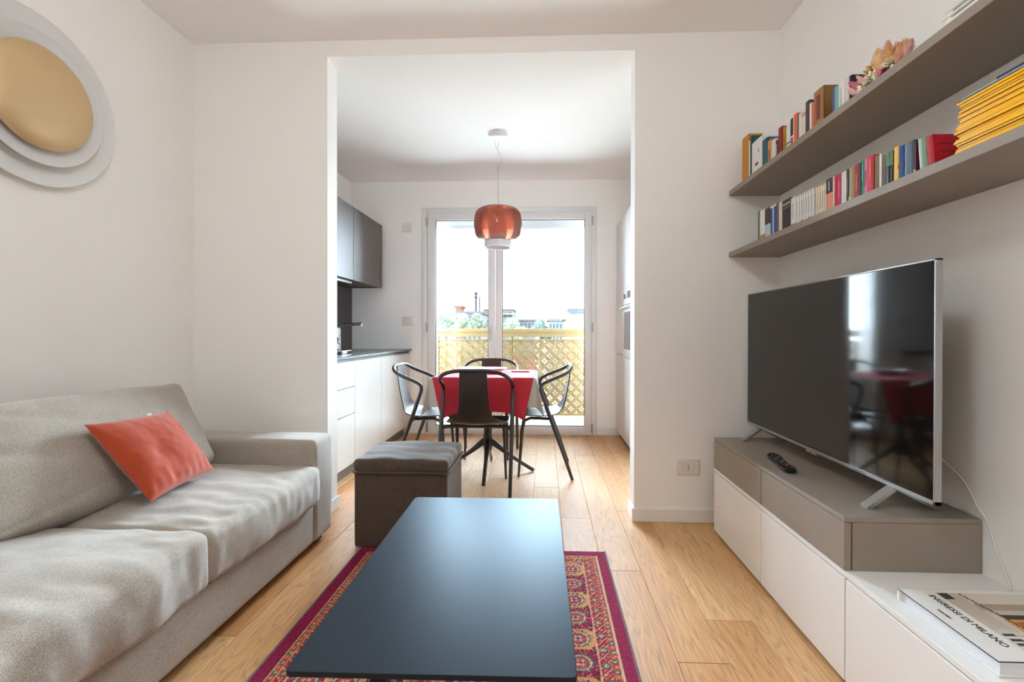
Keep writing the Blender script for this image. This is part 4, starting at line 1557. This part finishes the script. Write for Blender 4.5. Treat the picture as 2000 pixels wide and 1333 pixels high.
pic[:] = col((206, 196, 184))
st = (np.floor(v * 9) % 2 == 0)
pic[(v > 0.80)] = col((214, 205, 192))
pic[(v > 0.68) & (v <= 0.80)] = col((168, 156, 140))
pic[(v > 0.60) & (v <= 0.68)] = col((200, 190, 176))
m1 = (u > 0.28) & (v > 0.52) & (v <= 0.60) & (u < 0.75)
pic[m1] = col((52, 40, 42))
m1 = (u > 0.25) & (v > 0.30) & (v <= 0.52)
pic[m1] = col((206, 150, 84))
m1 = (u > 0.33) & (v > 0.36) & (v <= 0.48)
pic[m1] = col((176, 84, 34))
m1 = (u > 0.42) & (v > 0.40) & (v <= 0.47) & (u < 0.6)
pic[m1] = col((218, 120, 40))
m1 = (u > 0.33) & (v > 0.335) & (v <= 0.36)
pic[m1] = col((88, 60, 48))
pic[(v <= 0.30)] = col((214, 208, 200))
for k in range(4):
    pic[(v > 0.02 + 0.075 * k) & (v < 0.035 + 0.075 * k) & (u > 0.06)] = col((160, 150, 140))
    pic[(v > 0.02 + 0.075 * k) & (v < 0.06 + 0.075 * k) & (u > 0.03) & (u < 0.14)] = col((60, 56, 54))
pic[(u < 0.2) & (v > 0.35)] = col((196, 184, 170))
dg_ = (np.abs(u - 0.22 - 0.15 * (1 - v)) < 0.012) & (v > 0.3)
pic[dg_] = col((84, 66, 54))
pic[(u < 0.10) & (v > 0.88)] = col((70, 54, 46))
px0_, px1_, py0_, py1_ = 1.012, 1.262, 1.012, 1.238
vt = np.stack([px0_ + u * (px1_ - px0_), py0_ + v * (py1_ - py0_), np.full(u.shape, bz1 + 0.0004)], -1).reshape(-1, 3)
ids = np.arange(vt.shape[0]).reshape(u.shape)
qd = np.stack([ids[:-1, :-1], ids[:-1, 1:], ids[1:, 1:], ids[1:, :-1]], -1).reshape(-1, 4)
np_mesh('cover_photograph', vt, qd, pic.reshape(-1, 3), attr_mat('cover_print', 0.3), cv)
MT = Matrix.Translation((0.983, 1.228, bz1 + 0.0004)) @ Matrix.Rotation(-math.pi / 2, 4, 'Z')
text_mesh('INGRESSI DI MILANO', 0.0212, 'title_lettering', blk, cv, MT)
MT = Matrix.Translation((0.953, 1.165, bz1 + 0.0004)) @ Matrix.Rotation(-math.pi / 2, 4, 'Z')
text_mesh('TASCHEN', 0.0085, 'publisher_lettering', blk, cv, MT)

# ------------------------------------------------------------------ shelves
SX = 1.010
ZU, ZL, TH = 1.7963, 1.4603, 0.0275
SH = mat('taupe_shelf', (144, 132, 120), 0.5, var=0.02)
for lab, z in (('upper long taupe wall shelf', ZU), ('lower long taupe wall shelf above the television', ZL)):
    tag(B(SX, XR - 0.001, 0.42, 2.595, z, z + TH, b=0.0012, seg=1).build('wall_shelf', SH), lab, 'shelf')

VPX, F_ = 1063.5, 908.0


def y_of(px, xs):
    return xs * F_ / (px - VPX) if px > VPX else 9


def z_of(py, y):
    return HC + (650.3 - py) / F_ * y


BOOKM = {}


def bmat(rgb, rough=0.5):
    return mat('cover_%d_%d_%d' % tuple(rgb), rgb, rough)


def book(label, y0, y1, ztop, zs, rgb, xs=1.04, depth=0.15, group=None, extra=None, cover=None, name='book', lean=0.0):
    """an upright book: spine towards the room, cover boards, pages; y0 < y1"""
    t = thing(name, label, 'book', (xs + depth / 2, (y0 + y1) / 2, zs), 0, group)
    xe = min(xs + depth, XR - 0.006)
    zs += 0.0005
    m = bmat(rgb)
    thk = y1 - y0
    c = min(0.0022, thk * 0.25)
    y0 += 0.0003
    y1 -= 0.0003
    R = None
    if lean:
        R = Matrix.Translation((0, y0, zs)) @ Matrix.Rotation(lean, 4, 'X') @ Matrix.Translation((0, -y0, -zs))
    for ca, cb_ in ((y0, y0 + c), (y1 - c, y1)):
        B(xs, xe, ca, cb_, zs, ztop, M=R).build('cover', bmat(cover) if cover else m, t)
    MB().prism([(xs - 0.0015, y0 + .3 * thk), (xs, y0), (xs + .002, y0), (xs + .002, y1), (xs, y1), (xs - 0.0015, y1 - .3 * thk)], zs, ztop, 'z', M=R).build('spine', m, t)
    B(xs + .0022, xe - .003, y0 + c + .0001, y1 - c - .0001, zs + .001, ztop - .004, M=R).build('pages', PAPER, t)
    for (kind, *a) in (extra or []):
        if kind == 'band':          # coloured band on the spine between two height fractions
            z0 = zs + (ztop - zs) * a[0]
            z1 = zs + (ztop - zs) * a[1]
            B(xs - 0.0024, xs - 0.0010, y0 + .0004, y1 - .0004, z0, z1, M=R).build('spine_band', bmat(a[2]), t)
        elif kind == 'bar':          # slim line of print up the spine
            z0 = zs + (ztop - zs) * a[0]
            z1 = zs + (ztop - zs) * a[1]
            ym, w = (y0 + y1) / 2, thk * a[3]
            B(xs - 0.0027, xs - 0.0012, ym - w / 2, ym + w / 2, z0, z1, M=R).build('spine_print', bmat(a[2]), t)
        elif kind == 'panel':        # panel printed on the board that faces the viewer
            B(xs + a[0], xe - a[1], y0 - 0.0004, y0 + .0003, zs + (ztop - zs) * a[2], zs + (ztop - zs) * a[3], M=R).build('cover_panel', bmat(a[4]), t)
        elif kind == 'coverletter':  # letter on the board that faces the viewer
            MM = Matrix.Translation((xs + a[2], y0 - 0.0006, zs + (ztop - zs) * a[3])) @ Matrix.Rotation(math.pi / 2, 4, 'X')
            text_mesh(a[0], a[1], 'cover_letter', bmat(a[4]), t, MM)
        elif kind == 'spineletter':
            MM = Matrix.Translation((xs - 0.0022, y1 - thk * a[2], zs + (ztop - zs) * a[3])) @ Matrix.Rotation(-math.pi / 2, 4, 'Z') @ Matrix.Rotation(math.pi / 2, 4, 'X')
            text_mesh(a[0], a[1], 'spine_letter', bmat(a[4]), t, MM)
    return t


GU, GL = 'books standing on the upper shelf', 'books standing on the lower shelf'
zu, zl = ZU + TH, ZL + TH
W_, CR = (226, 224, 220), (222, 212, 192)
upper_books = [
    # px0, px1, top py, colour, label, depth, extras, cover
    (1441.5, 1453.8, 274, (196, 128, 24), 'ochre yellow hardback at the far left of the upper shelf', .07, [], None),
    (1453.8, 1456.2, 282, (224, 222, 216), 'very thin white booklet beside the ochre hardback', .14, [], None),
    (1456.2, 1459.8, 273, (22, 84, 76), 'thin tall dark green book behind the white R volume', .2, [], None),
    (1459.8, 1479.0, 280, W_, 'thick white book with a small R on it, upper shelf left', .13, [('spineletter', 'R', 0.028, 0.62, 0.60, (150, 110, 104)), ('bar', .28, .36, (140, 60, 56), .3)], None),
    (1479.0, 1489.5, 279, (22, 82, 104), 'dark petrol blue book right of the white R volume', .14, [], None),
    (1489.5, 1496.5, 281, (206, 140, 66), 'thin orange-tan book right of the petrol blue one', .14, [('bar', .2, .6, (150, 90, 40), .3)], None),
    (1496.5, 1504.2, 280, (226, 222, 212), 'cream white book before the dark maroon paperback', .13, [('band', 0, .14, (214, 190, 110))], None),
    (1504.2, 1509.2, 282, (66, 28, 40), 'short dark maroon paperback on the upper shelf', .12, [('bar', .3, .8, (190, 180, 180), .25)], None),
    (1509.2, 1516.0, 257, (140, 16, 30), 'dark red book with a golden front board', .13, [('panel', .004, .004, .02, .96, (190, 140, 52))], None),
    (1524.0, 1531.8, 252, W_, 'white paperback right of the red and gold book', .13, [('band', .3, .34, (50, 50, 54))], None),
    (1531.8, 1538.2, 238, (226, 222, 216), 'white paperback with heavy black spine print', .13, [('bar', .42, .95, (40, 34, 36), .7), ('bar', .05, .36, (176, 60, 48), .5)], None),
    (1538.2, 1544.6, 232, (240, 106, 48), 'bright orange paperback on the upper shelf', .13, [('band', 0, .15, (226, 214, 190))], None),
    (1544.8, 1547.2, 234, (60, 110, 116), 'very thin teal booklet right of the orange paperback', .12, [], None),
    (1547.2, 1553.4, 231, (224, 220, 206), 'first cream paperback left of the dark brown book', .13, [], None),
    (1553.4, 1559.6, 229, (220, 216, 200), 'second cream paperback left of the dark brown book, pink dot on top', .13, [('band', .86, .95, (216, 150, 140))], None),
    (1559.6, 1567.0, 208, (74, 64, 58), 'dark brown-grey book on the upper shelf', .15, [], None),
    (1567.0, 1571.0, 212, W_, 'thin white book right of the dark brown-grey one', .14, [], None),
    (1571.0, 1575.0, 214, (228, 96, 78), 'thin coral red book beside the big brown volume', .14, [], None),
    (1575.0, 1593.5, 186, (160, 110, 62), 'big old brown volume with dark red lettering', .16, [('bar', .25, .85, (120, 50, 34), .3), ('panel', .045, .02, .3, .62, (132, 44, 30))], (126, 92, 44)),
    (1610.0, 1613.5, 186, (84, 90, 170), 'thin violet blue book right of the big brown volume', .12, [], None),
    (1613.5, 1621.0, 181, (112, 180, 168), 'turquoise book on the upper shelf', .13, [], None),
    (1621.0, 1631.5, 171, (228, 226, 222), 'tall white book right of the turquoise one', .14, [('bar', .2, .8, (186, 182, 180), .12)], None),
    (1631.5, 1640.6, 165, (214, 208, 202), 'pale grey-white book with a black rear board', .14, [], None),
    (1641.0, 1646.0, 161, (24, 24, 26), 'black-covered book behind the dried flowers', .16, [], None),
]
for px0, px1, py, rgb, lab, dp, ex_, cvr in upper_books:
    xs = 1.045
    ya, yb_ = y_of(px1, xs), y_of(px0, xs)
    book(lab, ya, yb_, z_of(py, (ya + yb_) / 2), zu, rgb, xs, dp, GU, ex_, cvr)

lower_books = [
    (1471.6, 1475.0, 417, (96, 100, 104), 'slim grey book at the far left of the lower shelf', .18, []),
    (1475.0, 1485.0, 414, W_, 'white book with a tan foot near the left of the lower shelf', .12, [('band', 0, .2, (176, 130, 80))]),
    (1485.2, 1495.0, 411, (186, 200, 206), 'book with a dark brown picture over pale blue', .12, [('band', .48, 1.0, (70, 46, 34))]),
    (1495.0, 1507.0, 405, (24, 84, 150), 'bright blue book with white lettering', .13, [('bar', .1, .95, (214, 226, 236), .12), ('band', .93, .985, (214, 226, 236))]),
    (1507.0, 1510.6, 403, (120, 84, 56), 'thin brown book right of the bright blue one', .12, []),
    (1510.6, 1516.8, 401, (222, 206, 184), 'cream book left of the thick black one', .12, []),
    (1516.8, 1533.0, 395, (44, 40, 40), 'thick black book on the lower shelf', .14, [('band', .82, .9, (150, 146, 144)), ('band', .72, .76, (110, 108, 108))]),
]
ords = ['first', 'second', 'third', 'fourth', 'fifth', 'sixth', 'seventh', 'eighth', 'ninth', 'tenth', 'eleventh', 'twelfth', 'thirteenth', 'fourteenth', 'fifteenth', 'sixteenth', 'seventeenth', 'eighteenth', 'nineteenth', 'twentieth', 'twenty-first', 'twenty-second', 'twenty-third', 'twenty-fourth']
we = [1533, 1542.6, 1548, 1552.5, 1556.5, 1560.6, 1565.4, 1570.4, 1577.6]
for i in range(8):
    tint = [(226, 224, 220), (222, 220, 212), (228, 226, 222), (216, 216, 212), (226, 222, 212), (222, 222, 222), (226, 226, 222), (220, 216, 214)][i]
    py = 391 - i * 2.35
    lower_books.append((we[i] + .15, we[i + 1] - .15, py, tint, '%s white paperback right of the thick black book' % ords[i], .115, [('bar', .3, .8, (190, 188, 186), .2)] + ([('band', .1, .13, (150, 90, 90))] if i % 3 == 0 else [])))
ce = [1578, 1582.5, 1587, 1591.4, 1595.5, 1599.4]
for i in range(5):
    lower_books.append((ce[i] + .1, ce[i + 1] - .1, 369.5 - i * 1.8, (226, 214, 190), '%s cream paperback left of the black and salmon book' % ords[i], .115, [('bar', .25, .75, (196, 184, 160), .2), ('band', .95, .985, (206, 130, 110))]))
lower_books += [
    (1599.6, 1610.8, 356, (226, 146, 122), 'salmon pink book with a black top half', .12, [('band', .58, 1.0, (40, 42, 44)), ('bar', .64, .92, (180, 176, 170), .2)]),
    (1611.0, 1614.2, 352, (222, 218, 206), 'thin white book left of the red one', .12, []),
    (1614.4, 1620.0, 350, (196, 20, 44), 'bright red paperback left of the magenta one', .12, []),
    (1620.0, 1626.8, 347, (190, 44, 110), 'magenta pink paperback on the lower shelf', .12, [('bar', .3, .8, (220, 120, 160), .2)]),
    (1627.0, 1636.0, 343, (218, 218, 208), 'white paperback right of the magenta one', .12, []),
    (1636.0, 1641.5, 338.5, (70, 44, 58), 'dark purple paperback on the lower shelf', .12, [('bar', .3, .75, (140, 120, 130), .2)]),
    (1641.5, 1646.8, 335.5, (150, 176, 138), 'pale green paperback right of the dark purple one', .12, [('band', 0, .2, (190, 190, 110))]),
    (1646.8, 1651.8, 332, (190, 108, 40), 'ochre orange paperback left of the maroon book', .12, []),
    (1651.8, 1660.0, 329, (132, 52, 60), 'maroon book with pale spine print', .12, [('bar', .3, .75, (190, 140, 140), .15)]),
    (1660.0, 1664.3, 326.5, (76, 34, 32), 'very dark red book right of the maroon one', .12, []),
    (1664.5, 1669.6, 321.5, (18, 140, 112), 'emerald green paperback left of the pink one', .12, [('bar', .45, .9, (120, 200, 180), .25)]),
    (1669.6, 1675.0, 318.5, (220, 116, 160), 'light pink paperback left of the thick red book', .12, [('bar', .3, .7, (170, 60, 110), .25)]),
    (1675.0, 1687.2, 314, (190, 24, 44), 'thick red book with a pale lettered board', .13, [('bar', .45, .9, (220, 120, 90), .2), ('panel', .003, .004, .01, .97, (168, 164, 140)), ('coverletter', 'T', .034, .016, .17, (34, 36, 34)), ('coverletter', 'B', .034, .016, .01, (34, 36, 34))]),
    (1696.8, 1701.6, 310, (226, 218, 204), 'thin cream book with a grey board marked with an a', .13, [('panel', .003, .004, .01, .98, (168, 164, 158)), ('coverletter', 'a', .042, .014, .70, (34, 34, 36))]),
    (1711.0, 1717.2, 309, (28, 30, 32), 'first black book with a green top', .12, [('band', .62, 1.0, (60, 122, 70)), ('bar', .1, .55, (130, 130, 130), .15)]),
    (1717.2, 1723.4, 305, (30, 32, 32), 'second black book with a green top', .12, [('band', .6, 1.0, (70, 112, 56)), ('bar', .1, .5, (120, 120, 120), .15)]),
    (1723.6, 1732.2, 297.5, (238, 188, 84), 'yellow book on the lower shelf', .13, []),
    (1732.2, 1743.5, 295.5, (16, 58, 116), 'deep blue book with a small red mark', .13, [('band', .4, .52, (80, 40, 80))]),
    (1743.5, 1751.8, 291, (104, 128, 146), 'first slate blue book right of the deep blue one', .13, [('bar', .1, .9, (160, 176, 184), .1)]),
    (1751.8, 1760.8, 286, (70, 88, 106), 'second slate blue book, beside the dark red spine', .13, [('bar', .1, .9, (130, 146, 156), .12)]),
    (1761.0, 1764.5, 288, (104, 26, 50), 'thin dark red book with a white foot', .12, [('band', 0, .2, (206, 200, 194))]),
]
for px0, px1, py, rgb, lab, dp, ex_ in lower_books:
    xs = 1.045
    ya, yb_ = y_of(px1, xs), y_of(px0, xs)
    book(lab, ya, yb_, z_of(py, (ya + yb_) / 2), zl, rgb, xs, dp, GL, ex_, None)
# three books leaning towards the row
def lean_book(px_bot0, px_bot1, py_top, rgb, lab, dp, ex_, ang):
    xs = 1.045
    ya, yb_ = y_of(px_bot1, xs), y_of(px_bot0, xs)
    book(lab, ya, yb_, z_of(py_top, ya), zl, rgb, xs, dp, GL, ex_, None, 'book', -ang)


lean_book(1772.0, 1778.5, 279, (168, 202, 198), 'pale turquoise book leaning left against the row', .13, [('bar', .2, .8, (220, 226, 220), .3)], math.radians(5))
lean_book(1779.0, 1787.5, 276, (118, 130, 104), 'grey-green book leaning left beside the big red one', .13, [], math.radians(5.5))
lean_book(1788.0, 1800.0, 271, (176, 18, 40), 'big crimson hardback leaning at the end of the lower row', .15, [('panel', .02, .02, .46, .50, (140, 14, 32)), ('panel', .012, .012, .70, .74, (140, 14, 32))], math.radians(6))

# ---- pile of yellow magazines on the lower shelf
rnd = random.Random(12)
z = zl + 0.0005
YEL = [mat('magazine_yellow_%d' % i, c, 0.35) for i, c in enumerate(((250, 190, 10), (244, 182, 8), (252, 198, 28), (240, 176, 14)))]
nmag = 22
for i in range(nmag):
    th = rnd.choice((0.0058, 0.0066, 0.0075, 0.0062))
    x0 = 1.052 + rnd.uniform(-0.004, 0.004)
    y1 = 1.238 - 0.0006 * i + rnd.uniform(-0.006, 0.006)
    y0 = y1 - 0.255
    t = thing('magazine', 'yellow-spined magazine, %s from the bottom of the pile on the lower shelf' % ords[i], 'magazine', (1.14, (y0 + y1) / 2, z), 0, 'yellow magazines in the pile')
    MB().box(x0 - .0006, x0 + 0.006, y0, y1, z, z + th - .0006, b=0.0009, seg=2).build('spine', YEL[i % 4], t)
    B(x0 + .006, x0 + 0.172, y0, y1, z + .0006, z + th - .0012).build('pages', PAPER, t)
    for ca in (z, z + th - .0012):
        B(x0 + .004, x0 + 0.173, y0, y1, ca, ca + .0006).build('cover', YEL[(i + 1) % 4], t)
    if i in (0, 4, 15, 18):
        B(x0 - .0012, x0 + .0, y0 + .01, y1 - .0005, z + th - .0022, z + th - .0010).build('dark_spine_line', mat('dark_print', (60, 50, 36), 0.5), t)
    z += th
for i, (rgb, th, lab, ys) in enumerate((((52, 58, 66), 0.0050, 'dark slate magazine on top of the yellow pile', 1.232), ((176, 204, 218), 0.0032, 'light blue magazine lying over the slate one', 1.222), ((40, 52, 88), 0.0060, 'navy and green magazine on the very top of the pile', 1.13))):
    t = thing('magazine', lab, 'magazine', (1.14, ys - .12, z), 0, 'mixed magazines on the pile')
    B(1.052, 1.058, ys - .255, ys, z, z + th - .0004, b=.0008, seg=1).build('spine', bmat(rgb), t)
    B(1.058, 1.226, ys - .255, ys, z + .0005, z + th - .0009).build('pages', PAPER, t)
    for ca in (z, z + th - .0009):
        B(1.056, 1.227, ys - .255, ys, ca, ca + .0005).build('cover', bmat((70, 120, 84) if i == 2 else rgb), t)
    z += th
# ---- white papers on the upper shelf, far right
z = zu + 0.0005
for i, lab in enumerate(('white brochure lying at the bottom of the little upper-shelf pile', 'white brochure lying on top of the little upper-shelf pile')):
    t = thing('brochure', lab, 'brochure', (1.13, 1.13, z), 0, 'white brochures on the upper shelf')
    th = 0.021 if i == 0 else 0.016
    B(1.0190 + .004 * i, 1.24, 0.98, 1.235 - .004 * i, z + .0007, z + th - .0013).build('pages', PAPER, t)
    for ca in (z, z + th - .0013):
        B(1.0170 + .004 * i, 1.242, .978, 1.237 - .004 * i, ca, ca + .0007).build('cover', bmat((222, 226, 228)), t)
    B(1.0165 + .004 * i, 1.0180 + .004 * i, 1.0, 1.21, z + th - .0075, z + th - .0055).build('spine_print', bmat((120, 128, 134)), t)
    z += th

# ---- dried flower posy on the upper shelf
fw = thing('dried_flowers', 'posy of dried pink, cream and tan flowers lying on the upper shelf', 'flowers', (1.09, 1.56, zu))
rnd = random.Random(5)


def petals(c, n, ln, wd, spread, mm, name, axis=(0, 0, 1)):
    m_ = MB()
    ax = Vector(axis).normalized()
    o1 = ax.orthogonal().normalized()
    o2 = ax.cross(o1)
    for k in range(n):
        a = 2 * math.pi * k / n + rnd.uniform(-.2, .2)
        r = spread * rnd.uniform(0.35, 1)
        d = (ax * math.cos(r) + (o1 * math.cos(a) + o2 * math.sin(a)) * math.sin(r)).normalized()
        sd = d.cross(ax if abs(d.dot(ax)) < .95 else o1).normalized() * wd
        c0 = Vector(c)
        up_ = d.cross(sd).normalized() * wd * .5
        m_.add([c0, c0 + d * ln * .5 + sd + up_, c0 + d * ln, c0 + d * ln * .5 - sd + up_, c0 + d * ln * .45 - up_], [(0, 1, 4), (0, 4, 3), (1, 2, 4), (4, 2, 3), (0, 3, 2, 1)])
    return m_.build(name, mm, fw)


def plume(base, axis, ln, wd, mm, name, n=70):
    ln, wd = ln * 0.85, wd * 0.8
    """feathery seed head: many small bracts along a stalk"""
    m_ = MB()
    ax = Vector(axis).normalized()
    o1 = ax.orthogonal().normalized()
    o2 = ax.cross(o1)
    b0 = Vector(base)
    for k in range(n):
        t_ = k / n
        a = k * 2.4
        w = wd * math.sin(math.pi * min(1, (t_ * 0.97 + .03) ** 0.55)) + 0.0015
        rad_ = o1 * math.cos(a) + o2 * math.sin(a)
        p = b0 + ax * ln * t_ + rad_ * w * .45
        d = (rad_ * 0.7 + ax * 1.5).normalized() * (w * .75 + .005)
        sd = d.cross(ax).normalized() * 0.0032
        nn_ = d.cross(sd).normalized() * .0015
        m_.add([p, p + d * .5 + sd, p + d, p + d * .5 - sd, p + d * .5 + nn_], [(0, 1, 4), (0, 4, 3), (1, 2, 4), (4, 2, 3), (0, 3, 2, 1)])
    m_.tube([b0 - ax * .02, b0 + ax * ln], 0.0012, 5)
    return m_.build(name, mm, fw)


PINK, DPINK, CREAM, TAN, RUST, MINT = [mat('dried_' + n_, c, 0.85, var=0.2, vscale=40) for n_, c in (('pink', (236, 188, 182)), ('deep_pink', (206, 110, 140)), ('cream', (240, 228, 204)), ('tan', (224, 190, 140)), ('rust', (220, 162, 132)), ('mint', (140, 196, 150)))]


def fp(px, py, x=1.04):
    y = y_of(px, x)
    return (x, y, z_of(py, y))


plume(fp(1658, 196), (-0.25, 0.75, .75), 0.06, 0.016, PINK, 'pink_spray', 60)
plume(fp(1662, 186), (-0.3, 0.9, .95), 0.065, 0.014, DPINK, 'pink_spray', 50)
plume(fp(1672, 176), (-0.2, 0.8, .95), 0.06, 0.010, PINK, 'pink_spray', 40)
plume(fp(1690, 152, 1.07), (0.0, 0.75, .6), 0.065, 0.006, DPINK, 'thin_spray', 30)
for k_, (a_, b_, x_) in enumerate(((1668, 186, 1.035), (1671, 174, 1.06), (1680, 172, 1.035), (1686, 164, 1.05), (1697, 160, 1.035), (1717, 142, 1.035), (1722, 136, 1.05))):
    petals(fp(a_, b_, x_), 40, 0.028 if k_ % 2 else 0.024, 0.0075, 1.75, CREAM, 'cream_bloom', (-.5, -.2, .8))
petals(fp(1671, 194, 1.03), 18, 0.020, 0.006, 1.6, MINT, 'mint_leaves', (-.8, 0, .3))
petals(fp(1684, 152, 1.06), 30, 0.028, 0.008, 1.5, TAN, 'tan_bloom', (-.4, .2, .8))
plume(fp(1697, 156, 1.06), (0, .12, 1), 0.092, 0.032, TAN, 'tan_seed_head', 150)
plume(fp(1711, 146, 1.06), (0, .0, 1), 0.092, 0.026, RUST, 'rust_seed_head', 140)
petals(fp(1705, 154, 1.03), 26, 0.022, 0.007, 1.7, DPINK, 'deep_pink_bloom', (-.6, 0, .6))
petals(fp(1733, 126, 1.06), 60, 0.046, 0.010, 1.35, TAN, 'tan_fan', (-.2, .1, .95))
plume(fp(1738, 136, 1.05), (0, -.22, .9), 0.068, 0.018, TAN, 'wheat_ear', 100)
plume(fp(1729, 142, 1.04), (0, -.2, .9), 0.066, 0.020, RUST, 'wheat_ear', 100)
plume(fp(1744, 128, 1.05), (0, -.5, .85), 0.050, 0.016, PINK, 'pink_tuft', 70)
for p_ in ((1664, 182, 1.04), (1684, 163, 1.05), (1694, 150, 1.07), (1709, 140, 1.08), (1716, 136, 1.05), (1733, 121, 1.06)):
    a = Vector(fp(*p_))
    MB().tube([a, (a.x + .03, a.y - .01, max(zu + .004, a.z - .05)), (1.12, 1.56, zu + .003)], 0.0014, 5).build('stalk', TAN, fw)
